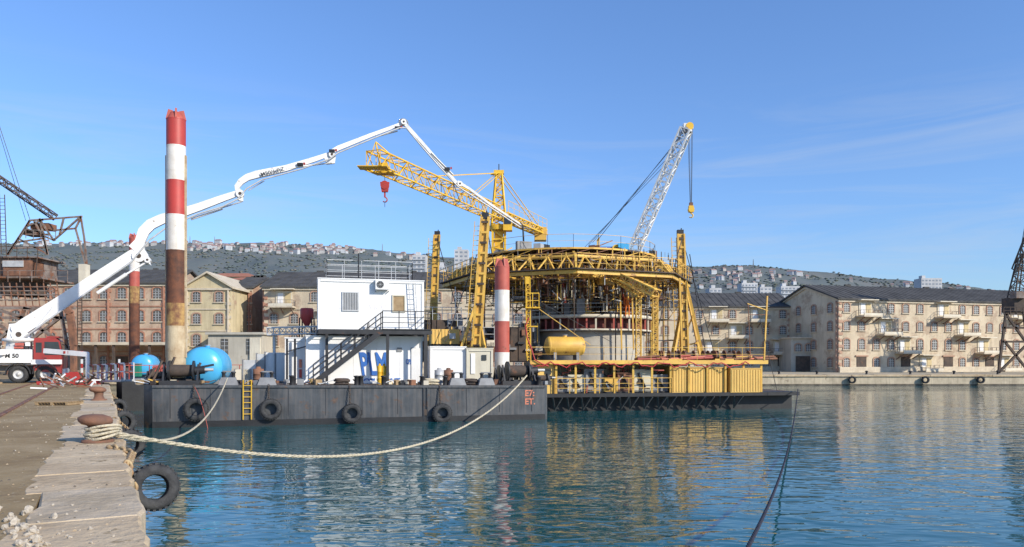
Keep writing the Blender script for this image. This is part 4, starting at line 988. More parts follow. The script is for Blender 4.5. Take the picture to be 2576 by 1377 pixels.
for i in range(N):
    j=(i+1)%N; g.hexa([V(p.x,p.y,10.02) for p in (o_[i],o_[j],i_[j],i_[i])],[V(p.x,p.y,10.1) for p in (o_[i],o_[j],i_[j],i_[i])],M['rustdark'])
part('walkway',g,jr)
g=MB()
for i in range(N): g.rail([V(o_[i].x,o_[i].y,10.1),V(o_[(i+1)%N].x,o_[(i+1)%N].y,10.1)],Y,1.05,1.1,.035,(.35,.7))
part('walkway_railing',g,jr)
g=MB()
for i in range(N//2): g.truss(inl[i]+Z*.6,inl[i+N//2]+Z*.6,.6,1.1,10,.13,Y)
for k in (-4,-2,2,4): g.truss(V(C.x-6,C.y+k,10.8),V(C.x+6,C.y+k,10.8),.5,.9,9,.1,Y)
part('cross_truss',g,jr)
g=MB(); RD=7.5
g.rev(V(C.x,C.y,0),[(0,DZ-.1),(RD,DZ-.1),(RD,DZ)],M['rustdark'],48,smooth=False); g.rev(V(C.x,C.y,0),[(RD,DZ),(0,DZ+.02)],M['deck'],48,smooth=False)
part('round_deck',g,jr)
g=MB()
for i in range(32):
    a0=2*math.pi*i/32; a1=2*math.pi*(i+1)/32
    p=V(C.x+(RD+.06)*math.cos(a0),C.y+(RD+.06)*math.sin(a0),DZ-.05); q=V(C.x+(RD+.06)*math.cos(a1),C.y+(RD+.06)*math.sin(a1),DZ-.05)
    g.bar(p,q,.08,random.choice([Y,Y,Y,M['rustdark']]),.13); g.bar(p-Z*.42,q-Z*.42,.06,M['rust'],.08); g.bar(p-Z*.42,q,.05,random.choice([Y,M['rust']]))
for i in range(16):
    a=2*math.pi*i/16; g.bar(V(C.x+7*math.cos(a),C.y+7*math.sin(a),DZ-.25),V(C.x,C.y,DZ-.25),.16,M['rust'])
part('deck_rim',g,jr)
g=MB(); rr=[V(C.x+7.4*math.cos(2*math.pi*i/24),C.y+7.4*math.sin(2*math.pi*i/24),DZ+.02) for i in range(25)]; g.rail(rr,M['yellow'],1.0,2,.028,(.5,)); part('deck_railing',g,jr)
g=MB(); random.seed(4)
for i in range(60):
    a=random.uniform(0,6.28); r=random.uniform(1,7.0); p=V(C.x+r*math.cos(a),C.y+r*math.sin(a),DZ+.02); w_=random.uniform(.3,1.5); h=random.uniform(.15,.7)
    if i%3: g.box(p+Z*h/2,(w_,random.uniform(.3,1.2),h),random.choice([M['rustdark'],M['grey'],M['rust'],M['rustdark'],M['black'],M['galv']]),random.random()*3)
    else: th=random.random()*3; g.bar(p+Z*.1,p+V(math.cos(th)*2.5,math.sin(th)*2.5,random.uniform(.1,1.2)),.07,random.choice([M['rust'],Y,M['black']]))
part('deck_gear',g,jr,kind='stuff')
def mast(tpx,tpy,bpx,bpy,d,legs,bz=3.5,wd=.62):
    a=at(tpx,tpy,d);b=at(bpx,bpy,d); b2_=b.copy(); b2_.z=bz; mt=MB()
    mt.bar(b2_,a,wd*.62,Y,.5)
    for sx_ in (-1,1): mt.bar(b2_+V(sx_*wd*.45,-.28,0),a+V(sx_*wd*.42,-.28,0),.13,Y,.2)
    n=14
    for i in range(n):
        p=b2_.lerp(a,(i+.5)/n)+V(0,-.30,0); mt.bar(p-V(wd*.4,0,0),p+V(wd*.4,0,0),.12,M['rustdark'] if i%2 else Y,.16)
    mm=part('corner_mast',mt,jr)
    g=MB(); g.ladder(b2_+V(-wd*.9,-.2,0),a+V(-wd*.9,-.2,-.3),.4,Y,(1,0,0),.05,.35); part('ladder',g,mm)
    g=MB(); g.box(a+Z*.1,(.5,.4,.5),M['black']); g.bar(a,a+Z*.5+V(.1,0,0),.08,M['black']); part('mast_head',g,mm)
    for x,y,x2 in legs:
        g=MB(); p=at(x,y,d); q=at(x2,870,d); q.z=bz
        for dy in (-.5,.5): g.bar(p+V(0,dy*.3,0),q+V(0,dy,0),.18,Y)
        g.bar(p.lerp(q,.5),b2_.lerp(a,.18),.12,Y); g.bar(p.lerp(q,.8),b2_.lerp(a,.12),.12,Y)
        part('raking_leg',g,mm)
mast(1221,548,1196,868,55.2,[(1205,740,1150),(1205,800,1225)])
mast(1100,592,1087,820,70,[])
mast(1711,590,1722,890,61.5,[(1718,680,1768),(1718,760,1690)])
mast(1640,640,1645,890,75,[])
for (x0,y0,x1,y1,d) in ((1716,600,1800,900,61.5),(1716,600,1640,880,60),(1222,560,1280,850,55.5),(1100,600,1175,870,62),(1200,640,1120,860,56),(1735,640,1775,890,61)):
    g=MB().bar(at(x0,y0,d),at(x1,y1,d-1),.05,M['black']); part('stay_cable',g,jr)
CC=V(6.5,63.6,0); g=MB().rev(CC,[(4.6,3.52),(4.6,5.85)],M['concrete'],36)
for k in range(3): g.rev(CC+Z*(4.1+.6*k),[(4.61,0),(4.63,.02),(4.61,.04)],M['concrete'],36)
part('caisson_wall',g,jr,label='grey concrete caisson wall')
g=MB().rev(CC,[(0,5.86),(5.0,5.86),(5.0,6.05),(4.6,6.1),(4.6,6.75),(5.15,6.8),(5.15,6.95),(0,6.96)],M['reddark'],36,smooth=False)
for i in range(44):
    a=2*math.pi*i/44; p=CC+V(5.02*math.cos(a),5.02*math.sin(a),0); g.bar(p+Z*6.0,p+Z*6.85,.13,(M['redfade'],M['panel'],M['rust'],M['redfade'])[i%4],.2)
part('working_deck',g,jr,label='dark red ribbed working deck')
g=MB(); rr=[CC+V(5.15*math.cos(2*math.pi*i/20),5.15*math.sin(2*math.pi*i/20),6.97) for i in range(21)]; g.rail(rr,M['galv'],1.0,1.6,.035,(.35,.7)); g.rev(CC,[(5.16,6.86),(5.22,6.86),(5.22,7.12),(5.16,7.12)],M['panel'],36); g.rev(CC,[(5.1,5.86),(5.16,5.86),(5.16,6.0),(5.1,6.0)],M['panel'],36); part('working_deck_railing',g,jr)
for i in range(14):
    a=2*math.pi*i/14+.1; p=CC+V(3.9*math.cos(a),3.9*math.sin(a),0); g=MB().tube(p+Z*6.97,V(p.x-.6,p.y,DZ-.2),.17,M['rust'] if i%3 else M['redfade'],n=10); g.tube(p+Z*7.0,p+Z*7.5,.3,M['grey'] if i%2 else M['yellow'],n=12); part('pipe_column',g,jr)
g=MB(); random.seed(17)
RDK=[M['rustdark'],M['rust'],M['rust'],M['black'],M['grey'],Y,Y,Y,M['galv']]
for i in range(1500):
    a=random.uniform(0,6.28); r=9.4*math.sqrt(random.random()); p=V(C.x+.5+r*math.cos(a),C.y+r*math.sin(a),random.uniform(7.9,11.6)); k=random.random()
    if k<.5: q=p+V(0,0,random.uniform(.5,2.0)); q.z=min(q.z,DZ-.2)
    elif k<.8: th=random.uniform(0,3.14); L_=random.uniform(.6,2.6); q=p+V(math.cos(th)*L_,math.sin(th)*L_,0)
    else: q=p+V(random.uniform(-1,1),random.uniform(-1,1),random.uniform(-.9,.5))
    g.bar(p,q,random.choice([.03,.05,.07]),random.choice(RDK))
for i in range(50):
    a=random.uniform(0,6.28); r=7.5*math.sqrt(random.random()); p=V(C.x+.5+r*math.cos(a),C.y+r*math.sin(a),random.uniform(8.4,11.2)); g.box(p,(random.uniform(.3,1.4),random.uniform(.3,1.4),random.uniform(.1,.5)),random.choice([M['rustdark'],M['rust'],Y,M['wood']]),random.random()*3)
part('hanging_scaffold',g,jr,kind='stuff')
g=MB()
for i in range(560):
    a=random.uniform(0,6.28); r=5.5*math.sqrt(random.random()); p=CC+V(r*math.cos(a),r*math.sin(a),random.uniform(7,9)); k=random.random()
    if k<.6: q=p+V(0,0,random.uniform(.5,2.2))
    else: th=random.uniform(0,3.14); q=p+V(math.cos(th)*1.5,math.sin(th)*1.5,random.uniform(-.3,.3))
    g.bar(p,q,random.choice([.04,.06,.1]),random.choice([M['rustdark'],M['rust'],M['black'],M['grey'],M['panel'],M['panel'],M['yellow'],M['galv']]))
for i in range(48):
    a=random.uniform(0,6.28); r=4.8*math.sqrt(random.random()); p=CC+V(r*math.cos(a),r*math.sin(a),7); h=random.uniform(.4,1.6); g.box(p+Z*h/2,(random.uniform(.3,1.1),.5,h),random.choice([M['rustdark'],M['rust'],M['grey'],M['blue'],M['panel'],M['yellow'],M['redfade']]),random.random())
part('deck_machinery',g,jr,kind='stuff')
for (xa,xb,y_) in ((-4.5,1.2,60.0),(11.6,14.2,62.5)):
    g=MB(); n=max(2,int((xb-xa)/1.1)); zs=[3.5,5.2,6.9,8.6]
    for k in range(n+1):
        x=xa+(xb-xa)*k/n
        for yy in (y_,y_+1.6): g.bar(V(x,yy,3.5),V(x,yy,9.4),.07,random.choice([M['rust'],M['galv'],Y]))
        if k<n:
            for z in zs[1:]:
                for yy in (y_,y_+1.6): g.bar(V(x,yy,z),V(xa+(xb-xa)*(k+1)/n,yy,z),.05,random.choice([M['rust'],M['galv'],M['rustdark']]))
                if random.random()<.6: g.box(V(x+(xb-xa)/n/2,y_+.8,z+.03),((xb-xa)/n,1.5,.05),M['wood'])
            z=random.choice(zs[:-1]); g.bar(V(x,y_,z),V(xa+(xb-xa)*(k+1)/n,y_,z+1.7),.05,random.choice([M['rust'],Y]))
    part('scaffold_bay',g,jr)
for i in range(9):
    a=math.pi*1.0+math.pi*i/8; p=C+V(8.2*math.cos(a),8.2*math.sin(a),0); g=MB().bar(p+Z*9.8,p+Z*3.5,.08,M['rustdark']); part('hanger',g,jr)
ig=thing('inclined_walkway',at(1630,895,55),'yellow inclined truss walkway on lattice legs','walkway')
g=MB().truss(at(1538,686,56),at(1652,738,54),1.3,.5,10,.09,Y); g.truss(at(1545,700,56),at(1612,742,54),.5,.3,8,.07,Y); part('span',g,ig)
for px in (1606,1648):
    p=at(px,745,54.6); g=MB().truss(V(p.x,p.y,3.5),p,.36,.36,16,.06,M['yellow']); g.torus(p+Z*.1,.25,.06,M['yellow'],axis=V(0,1,0),n=16,k=6); part('leg',g,ig)
for px in (1560,1590): g=MB().bar(at(px,735,58),at(px+4,880,58),.11,Y); part('rear_leg',g,ig)
for x0 in (1710,): g=MB().bar(at(x0,700,57),at(x0+6,890,57),.13,Y); part('brace',g,ig)

def person(o,label):
    import bmesh
    t=thing('person',o,label,'person'); o=Vector(o)
    me=bpy.data.meshes.new('body')
    vv=[(0,0,.95),(0,0,1.2),(0,0,1.42),(0,0,1.52),(.19,0,1.40),(.27,-.05,1.13),(.2,-.25,1.0),(-.19,0,1.40),(-.26,.02,1.13),(-.24,-.1,.88),(.1,0,.88),(.12,-.04,.48),(.13,.02,.06),(.13,-.12,.03),(-.1,0,.88),(-.13,.03,.48),(-.14,.08,.06),(-.14,-.06,.03)]
    ee=[(0,1),(1,2),(2,3),(2,4),(4,5),(5,6),(2,7),(7,8),(8,9),(0,10),(10,11),(11,12),(12,13),(0,14),(14,15),(15,16),(16,17)]
    me.from_pydata(vv,ee,[]); me.materials.append(M['workwear'])
    ob=bpy.data.objects.new('body',me); COL.objects.link(ob); ob.parent=t
    ob.modifiers.new('skin','SKIN')
    rad=[.15,.14,.16,.06,.08,.055,.04,.08,.055,.04,.1,.07,.055,.045,.1,.07,.055,.045]
    if not me.skin_vertices:
        bm=bmesh.new(); bm.from_mesh(me); bm.verts.layers.skin.verify(); bm.to_mesh(me); bm.free()
    for i,r in enumerate(rad): me.skin_vertices[0].data[i].radius=(r,r*.85)
    me.skin_vertices[0].data[0].use_root=True
    ob.modifiers.new('sub','SUBSURF').levels=1
    g=MB().rev(o+Z*1.52,[(.0,0),(.055,0),(.075,.06),(.09,.13),(.085,.2),(.05,.25),(0,.26)],M['skin'],12); part('head',g,t)
    g=MB().rev(o+Z*1.68,[(.14,0),(.11,.02),(.105,.07),(.06,.12),(0,.135)],M['whiteclean'],14); part('helmet',g,t)
person(V(at(1578,0,58.8).x,58.75,6.97),'worker in orange overalls and white helmet standing on deck')

# ---------------------------------------------------------------- yellow tower crane
YB=M['yellowb']; tcx=V(-1.18,68,0)
tcn=thing('tower_crane',V(tcx.x,tcx.y,DZ),'yellow tower crane with lattice jib above the rig','crane')
g=MB().truss(V(tcx.x,68,11.8),V(tcx.x,68,15.2),1.1,1.1,4,.2,YB); g.box((tcx.x,68,13.6),(.8,.8,3.0),YB); g.rev(V(tcx.x,68,15.2),[(.9,0),(.9,.4),(.7,.5)],YB,18); part('mast',g,tcn)
g=MB().truss(V(tcx.x,68,15.6),V(tcx.x,68,20.3),1.3,1.3,7,.15,YB,.5,.5); g.box((tcx.x,68,20.45),(.9,.6,.3),YB); g.bar((tcx.x,68,20.4),(tcx.x,68,21.2),.08,M['black']); g.box((tcx.x-.5,68,20.3),(.5,.3,.12),YB); part('tower_head',g,tcn)
g=MB().box((tcx.x+.8,67.3,15.7),(.8,1.0,1.3),YB); g.box((tcx.x+.8,66.78,15.9),(.6,.05,.6),M['glass']); part('operator_cab',g,tcn)
jt=V(-9.0,49,16.6); jm=V(-1.5,67.3,16.7)
g=MB().truss(jt,jm,1.05,1.15,17,.09,YB,rd=.05); 
g.box(jt+V(0,0,-.55),(1.9,1.0,.06),YB); part('jib',g,tcn)
jd=(jm-jt).normalized(); js=jd.cross(Z).normalized()
g=MB(); 
a=jt-Z*.55
for s_ in (-1,1): g.bar(a+js*s_*.8-jd*.3,a+js*s_*.8+jd*1.6,.07,YB); g.bar(jt+js*s_*.5-Z*.5,jt+Z*1.2+jd*.3,.06,YB); g.bar(jt+Z*1.2+jd*.3,jt+js*s_*.5+jd*1.6+Z*.5,.06,YB)
for k in range(4): g.bar(a+js*.8+jd*(-.3+.6*k),a-js*.8+jd*(-.3+.6*k),.06,YB)
g.box(jt+jd*1.2-Z*.2,(.6,.5,.4),YB); part('jib_tip',g,tcn)
g=MB().truss(V(-.9,68.7,16.7),V(3.1,78,16.7),1.1,.5,9,.12,YB); g.rail([V(-.3,68.5,17),V(3.6,77.7,17)],YB,1,1.2,.04); part('counter_jib',g,tcn)
g=MB().box((2.9,77.3,16.4),(1.2,1.4,1.3),M['yellow']); part('counterweight',g,tcn)
for s_ in (-.2,.2):
    for (e,w_) in ((jt.lerp(jm,.40)+Z*.62,.06),(V(2.7,77,17),.06),(jt.lerp(jm,.76)+Z*.6,.05)):
        g=MB().bar(V(tcx.x,68,20.4)+js*s_,e+js*s_,w_,YB); part('tie_bar',g,tcn)
g=MB(); p=jt+jd*1.4-Z*.6; g.box(p,(1.2,.8,.12),YB); g.bar(p,p-Z*.5,.03,M['black']); q=p-Z*.5
part('trolley',g,tcn)
g=MB(); g.hexa([q+V(-.2,-.12,-.75),q+V(.2,-.12,-.75),q+V(.2,.12,-.75),q+V(-.2,.12,-.75)],[q+V(-.3,-.12,-.1),q+V(.3,-.12,-.1),q+V(.3,.12,-.1),q+V(-.3,.12,-.1)],M['red']); g.tube(q+V(0,-.16,-.3),q+V(0,.16,-.3),.28,M['red'],n=16)
g.bar(q-Z*.75,q-Z*1.1,.1,M['red']); hk=[q-Z*1.1+V(.16*math.sin(t),0,-.16+.16*math.cos(t)) for t in [i*.5 for i in range(9)]]; g.pipe(hk,.045,M['redfade'],6); g.bar(q-Z*1.4,q-Z*1.75,.03,M['black']); part('hook_block',g,tcn)

# ---------------------------------------------------------------- white lattice crane
wf=V(10.4,66,12.5); wt=V(14.75,64,23.1)
wc=thing('crawler_crane',V(9.2,66.5,DZ),'crawler crane with white lattice boom on the rig deck','crane')
g=MB().truss(wf,wt,.85,.85,15,.13,M['boomwhite'],rd=.08); part('boom',g,wc)
g=MB(); g.box(wt+V(.1,0,.1),(.7,.6,.7),M['boomwhite']); g.tube(wt+V(.25,-.35,.2),wt+V(.25,.35,.2),.32,YB,n=16); g.tube(wt+V(-.1,-.4,-.1),wt+V(-.1,.4,-.1),.22,M['grey'],n=14); g.bar(wt,wt+V(.6,0,.15),.16,M['boomwhite']); part('boom_head',g,wc)
g=MB(); g.box((8.6,66.6,12.95),(2.6,2.2,.9),M['blue']); g.box((9.6,65.4,13.05),(.9,.9,1.1),M['bluetank']); g.box((8.2,66.6,12.4),(3.2,2.6,.3),M['black']); part('upper_works',g,wc)
g=MB().tube((9.0,65.2,13.2),(9.0,65.5,13.2),.34,YB,n=18); part('drum',g,wc)
for yy in (65.4,67.8): 
    g=MB().box((8.8,yy,12.25),(3.4,.5,.4),M['rustdark']); part('track',g,wc)
af=V(7.6,66.6,14.2); g=MB()
g.bar((7.6,65.9,13.0),af+V(0,-.6,0),.1,YB); g.bar((7.6,67.3,13.0),af+V(0,.6,0),.1,YB); g.bar(af+V(0,-.8,0),af+V(0,.8,0),.1,YB); part('rear_gantry',g,wc)
for s_ in (-.8,-.3,.3,.8): g=MB().bar(af+V(0,s_,0),wt+V(-.2,s_*.3,-.2),.03,M['black']); part('pendant_rope',g,wc)
for k in (0,1,2): g=MB().bar(af+V(-.5-.35*k,0,-.3-.2*k),wt+V(-.3,0,-.5-.5*k),.03,M['black']); part('pendant_rope',g,wc)
for dx in (.15,.25,.45,.55): g=MB().bar(wt+V(dx,0,.1),V(wt.x+.3+dx*.3,64,16.7),.03,M['black']); part('hoist_rope',g,wc)
g=MB(); h=V(wt.x+.42,64,16.2); g.box(h+Z*.15,(.42,.3,.55),YB); g.box(h+Z*.55,(.28,.25,.3),M['rust']); g.tube(h+V(0,-.2,.1),h+V(0,.2,.1),.25,YB,n=14); hk=[h-Z*.2+V(.17*math.sin(t),0,-.2+.17*math.cos(t)) for t in [i*.5 for i in range(9)]]; g.bar(h-Z*.1,h-Z*.25,.1,YB); g.pipe(hk,.055,YB,6); part('hook_block',g,wc)

# ---------------------------------------------------------------- far quay and land
M['apron']=mat('far_quay_concrete',(.48,.41,.29),(.38,.32,.23),.3,.9,0,.2,2,spec=.15)
M['fq']=mat('far_quay_wall',(.58,.49,.35),(.42,.35,.25),.7,.9,0,.4,3,rust=.2,rc=(.3,.24,.17),rscale=.6,streak=.5,sc=(.22,.18,.13),spec=.15)
g=MB().prism([(-90,105),(420,105),(420,420),(-400,420),(-400,105)],-2,1.5,M['apron'])
thing('far_quay',(60,200,1.4),'pale concrete apron of the far quay','quay',mb=g,kind='structure')
g=MB(); g.prism([(-58,104.8),(420,104.8),(420,105.0),(-58,105.0)],-1,1.25,M['fq']); g.prism([(-58,104.75),(420,104.75),(420,104.8),(-58,104.8)],-1,.22,M['wet'])
random.seed(66); x=-58
while x<200:
    L=random.uniform(2.5,5); z=1.52+random.uniform(-.03,.03); g.prism([(x+.02,104.6+random.uniform(-.04,.04)),(x+L-.02,104.6),(x+L-.02,106),(x+.02,106)],1.25,z,random.choice([M['s1'],M['s2'],M['s3']])); x+=L
thing('far_quay_wall',(60,105,1),'weathered stone wall of the far quay','quay wall',mb=g,kind='structure')
for px in (2143,2327,2466):
    p=at(px,960,104.4); c=V(p.x,104.3,.8); t=thing('tyre_fender',c,'black tyre fender hung on the far quay wall','tyre fender',group='tyre fenders on the far quay'); g=MB(); tyre_geo(c,V(.3,1,0),.5,.5,g); part('tyre',g,t)
for px in (1960,2055,2180,2290,2400,2510):
    p=at(px,943,107); t=thing('bollard',V(p.x,107,1.5),'small dark bollard on the far quay','bollard',group='bollards on the far quay'); g=MB().rev(V(p.x,107,1.5),[(.2,0),(.15,.1),(.15,.35),(.25,.4),(.2,.5),(0,.55)],M['black'],10); part('post',g,t)
def winmesh(w_,h_,trim,pane=M['oldpane']):
    g=MB(); g.box((0,-.02,0),(w_,.06,h_),pane)
    for sx_ in (-1,1): g.box((sx_*(w_/2+.08),-.05,0),(.16,.14,h_),trim)
    g.box((0,-.10,-h_/2-.07),(w_+.5,.24,.14),M['stone'])
    n=6
    for i in range(n):
        a0=math.pi*(.15+.7*i/n); a1=math.pi*(.15+.7*(i+1)/n); R=w_*.6
        c=V(0,-.05,h_/2-.2); 
        g.bar(c+V(R*math.cos(a0),0,R*.62*math.sin(a0)),c+V(R*math.cos(a1),0,R*.62*math.sin(a1)),.14,trim,.2)
    g.box((0,-.02,h_/2+.06),(w_,.05,.12),pane)
    fm=M['galv']
    for x in (-w_/6,w_/6): g.box((x,-.06,0),(.06,.05,h_),fm)
    for z in (-h_/4,0,h_/4): g.box((0,-.065,z),(w_,.04,.06),fm)
    me=mesh('window',g,V(0,0,0)); return me
WM={'brick':winmesh(1.1,1.4,M['brickpale']),'brickbig':winmesh(1.25,1.5,M['brick']),'stone':winmesh(1.25,1.5,M['stone']),'small':winmesh(1.0,1.2,M['brickpale'])}
def balc():
    g=MB(); g.box((0,-1.0,0),(3.6,2.0,.24),M['stone']); 
    for x in (-1.5,0,1.5): g.bar((x,-.05,-1.0),(x,-1.8,-.14),.14,M['craneold'])
    g.rail([V(-1.75,-.1,.11),V(-1.75,-1.9,.11),V(1.75,-1.9,.11),V(1.75,-.1,.11)],M['craneold'],.9,.9,.05,(.5,))
    g.box((0,-1.96,.25),(3.5,.06,.45),M['panel'])
    a=mesh('balcony',g,V(0,0,0))
    g=MB(); g.box((0,-.05,1.35),(2.4,.1,2.2),M['panel']); g.box((.6,-.12,1.3),(.9,.06,1.7),M['ochrepanel']); g.box((-.5,-.12,1.3),(.8,.06,1.7),M['whiteclean']); b=mesh('loading_door',g,V(0,0,0))
    g=MB(); g.box((0,-.6,2.7),(3.4,1.3,.14),M['panel']); c=mesh('canopy',g,V(0,0,0)); return a,b,c
BM=balc()
def warehouse(A,ang,L,D,zb,ze,zr,wall,trim,floors,bays,wm,label,balcs=(),gable='side',overhang=.5,endw=True,pil=4,courses=True):
    ux=V(math.cos(ang),math.sin(ang),0); uy=V(-math.sin(ang),math.cos(ang),0); A=V(A[0],A[1],0)
    def w(u,v,z): p=A+ux*u+uy*v; p.z=z; return p
    t=thing('warehouse',w(L/2,D/2,zb),label,'warehouse',group='old dockside warehouses')
    g=MB(); g.hexa([w(0,0,zb),w(L,0,zb),w(L,D,zb),w(0,D,zb)],[w(0,0,ze),w(L,0,ze),w(L,D,ze),w(0,D,ze)],wall)
    th=.28; oh=overhang; r=MB()
    if gable=='side':
        for u in (0,L): g.add([w(u,0,ze),w(u,D,ze),w(u,D/2,zr-.1)],[(0,1,2)],wall)
        for va,vb in ((-oh,D/2),(D+oh,D/2)):
            zo=ze-(zr-ze)*oh/(D/2)
            r.hexa([w(-oh,va,zo),w(L+oh,va,zo),w(L+oh,vb,zr),w(-oh,vb,zr)],[w(-oh,va,zo+th),w(L+oh,va,zo+th),w(L+oh,vb,zr+th),w(-oh,vb,zr+th)],M['roofdark'])
        random.seed(int(L*10))
        for k in range(1,6): r.box(w(L*(k+random.random()*.6)/6.5,D/2,zr+.3),(random.uniform(.5,1.4),.4,random.uniform(.25,.5)),M['roofdark'],ang)
        nrf=int(L/1.1)
        for k in range(nrf+1):
            u=L*k/nrf; zo=ze-(zr-ze)*oh/(D/2); r.bar(w(u,-oh,zo+th+.02),w(u,D/2,zr+th+.02),.06,M['roofdark'],.06)
    else:
        for v in (0,D): g.add([w(0,v,ze),w(L,v,ze),w(L/2,v,zr-.1)],[(0,1,2)],wall)
        for ua_,ub_ in ((-oh,L/2),(L+oh,L/2)):
            zo=ze-(zr-ze)*oh/(L/2)
            r.hexa([w(ua_,-oh,zo),w(ub_,-oh,zr),w(ub_,D,zr),w(ua_,D,zo)],[w(ua_,-oh,zo+th),w(ub_,-oh,zr+th),w(ub_,D,zr+th),w(ua_,D,zo+th)],M['stone'])
    part('wall',g,t); part('roof',r,t)
    c=MB(); H=(ze-zb)/floors
    if courses:
        for k in range(1,floors): 
            z=zb+H*k-.1; c.bar(w(-.1,-.07,z),w(L+.1,-.07,z),.14,trim if wm!='brick' else M['stone'],.16)
            if endw: c.bar(w(-.07,.1,z),w(-.07,D-.1,z),.16,trim,.2)
    c.bar(w(-.2,-.12,ze-.35),w(L+.2,-.12,ze-.35),.3,M['stone'],.3)
    n=max(1,round(bays/pil))
    for k in range(n+1): 
        u=L*k/n; u=min(max(u,.3),L-.3); 
        if pil<8: c.bar(w(u,-.09,zb),w(u,-.09,ze-.55),.2,trim,.4)
        for j in range(int((ze-zb)/1.0)-1): c.box(w(u,-.05,zb+1.3+j),(.8 if j%2 else .5,.14,.45),trim,ang)
    c.bar(w(0,-.15,zb+.45),w(L,-.15,zb+.45),.3,M['stone'],.9)
    if endw:
        for v in (.3,D-.3):
            for j in range(int((ze-zb)/1.0)): c.box(w(-.03,v,zb+.5+j),(.2,.8,.42),trim,ang)
            c.bar(w(-.05,v,zb),w(-.05,v,ze-.4),.5,trim,.14)
        if gable=='side':
            c.bar(w(-.1,0,ze+.0),w(-.1,D/2,zr-.25),.2,M['stone'],.35);c.bar(w(-.1,D,ze+.0),w(-.1,D/2,zr-.25),.2,M['stone'],.35)
    part('trim',c,t)
    cnt=0; bset=list(balcs)
    for f in range(floors):
        for b_ in range(bays):
            u=L*(b_+.5)/bays; z=zb+H*f+H*.52
            if [1 for (bu,bf) in bset if bf==f and abs(bu-u)<2.3]: continue
            if f==0 and b_%3==1:
                g=MB(); g.box(w(u,-.04,zb+1.3),(1.8,.12,2.6),M['rustdark'],ang); g.box(w(u,-.1,zb+2.7),(2.4,.25,.22),trim,ang); part('door',g,t); cnt+=1
                continue
            if cnt>95: continue
            cnt+=1; inst('window',WM[wm],t,w(u,-.001,z),ang,(1,1,1.15 if f==1 else 1))
    if endw:
        nb=max(2,int(D/4.2))
        for f in range(floors):
            for b_ in range(nb):
                inst('window',WM[wm],t,w(-.001,D*(b_+.5)/nb,zb+H*f+H*.52),ang-math.pi/2)
    for (bu,bf) in bset:
        z=zb+H*bf+.15
        for me_,nm in zip(BM,('balcony','loading_door','canopy')):
            inst(nm,me_,t,w(bu,-.02,z),ang)
    return t
def wx(px,d): return (px-HX)/F*d
zz_=lambda py,d: EYE+(HY-py)/F*d
warehouse((wx(-160,112),112),0,wx(418,112)-wx(-160,112),16,1.5,zz_(712,112),zz_(683,120),M['wall_brick'],M['brick'],4,13,'brickbig','long red brick warehouse with arched windows and dark roof',pil=3)
warehouse((wx(466,111),111),0,wx(580,111)-wx(466,111),22,1.5,zz_(722,111),zz_(688,111),M['wall_cream'],M['stone'],4,2,'brick','narrow cream warehouse with pediment gable',gable='front',pil=2)
warehouse((wx(590,118),118),0,wx(632,118)-wx(590,118),14,1.5,zz_(724,118),zz_(700,124),M['wall_brick'],M['brick'],4,2,'brickbig','brick link block between warehouses',pil=2,endw=False)
warehouse((wx(664,113),113),0.0,wx(1330,113)-wx(664,113),17,1.5,zz_(722,113),zz_(690,122),M['wall_worn'],M['brick'],4,13,'brick','long rendered warehouse with brick quoins and dark roof',balcs=((3.0,3),(9.5,2),(16.,3)),pil=13)
warehouse((wx(1400,136),136),0.0,wx(1990,136)-wx(1400,136),15,1.5,zz_(772,136),zz_(742,144),M['wall_worn'],M['brickpale'],4,14,'brick','long rendered warehouse with loading balconies',balcs=((28.8,3),(32.3,2),(28.0,1),(36.2,3),(40.2,1)),endw=False,pil=14,courses=False)
ang=math.atan2(13,36)
warehouse((wx(2110,123),123),ang*.72,46,17,1.5,zz_(752,123),zz_(719,130),M['wall_worn'],M['brickpale'],4,16,'brick','long worn warehouse with staggered loading balconies',balcs=((5.0,3),(8.9,2),(12.6,1),(20.5,3),(24.6,2),(28.8,1),(17.0,0),(33.2,0),(36.0,3)),pil=16,courses=False)
t=thing('low_annex',(wx(2048,130),130,1.5),'low grey annex between the warehouses','building'); g=MB(); X0,X1=wx(1990,130),wx(2104,130)
g.prism([(X0,130),(X1,130),(X1,138),(X0,138)],1.5,zz_(852,130),M['wall_grey']); part('wall',g,t); g=MB().prism([(X0-.2,129.6),(X1,129.6),(X1,138.2),(X0-.2,138.2)],zz_(852,130)+.003,zz_(852,130)+.25,M['stone']); part('roof',g,t)
for k in range(4): inst('window',WM['small'],t,(X0+1.2+1.8*k,129.99,5.6),0)
g=MB().box((X0+2,129.9,2.9),(2.4,.2,2.6),M['rustdark']); part('door',g,t); g=MB().box((X0+5,129.9,2.9),(1.6,.2,2.6),M['rustdark']); part('door',g,t)
t=thing('quay_hut',(wx(590,107),108,1.5),'small beige flat roofed building on the far quay','building'); g=MB(); X0,X1=wx(520,107),wx(657,107)
g.prism([(X0,107.5),(X1,107.5),(X1,112),(X0,112)],1.5,zz_(842,107),M['wall_grey']); g.prism([(X1-1.7,107.2),(X1-.2,107.2),(X1-.2,107.5),(X1-1.7,107.5)],1.5,zz_(850,107),M['panel']); part('wall',g,t)
g=MB().prism([(X0-.3,107.1),(X1+.3,107.1),(X1+.3,112.2),(X0-.3,112.2)],zz_(842,107)+.003,zz_(836,107),M['concrete']); part('roof',g,t)
for px in (562,626):
    g=MB(); c=V(wx(px,107),107.46,zz_(872,107)); g.box(c,(1.0,.08,2.2),M['oldpane'])
    for z in (-.5,.1,.7): g.box(c+V(0,-.04,z),(1.0,.05,.06),M['galv'])
    g.box(c+V(0,-.05,0),(.06,.06,2.2),M['galv']); part('window',g,t)
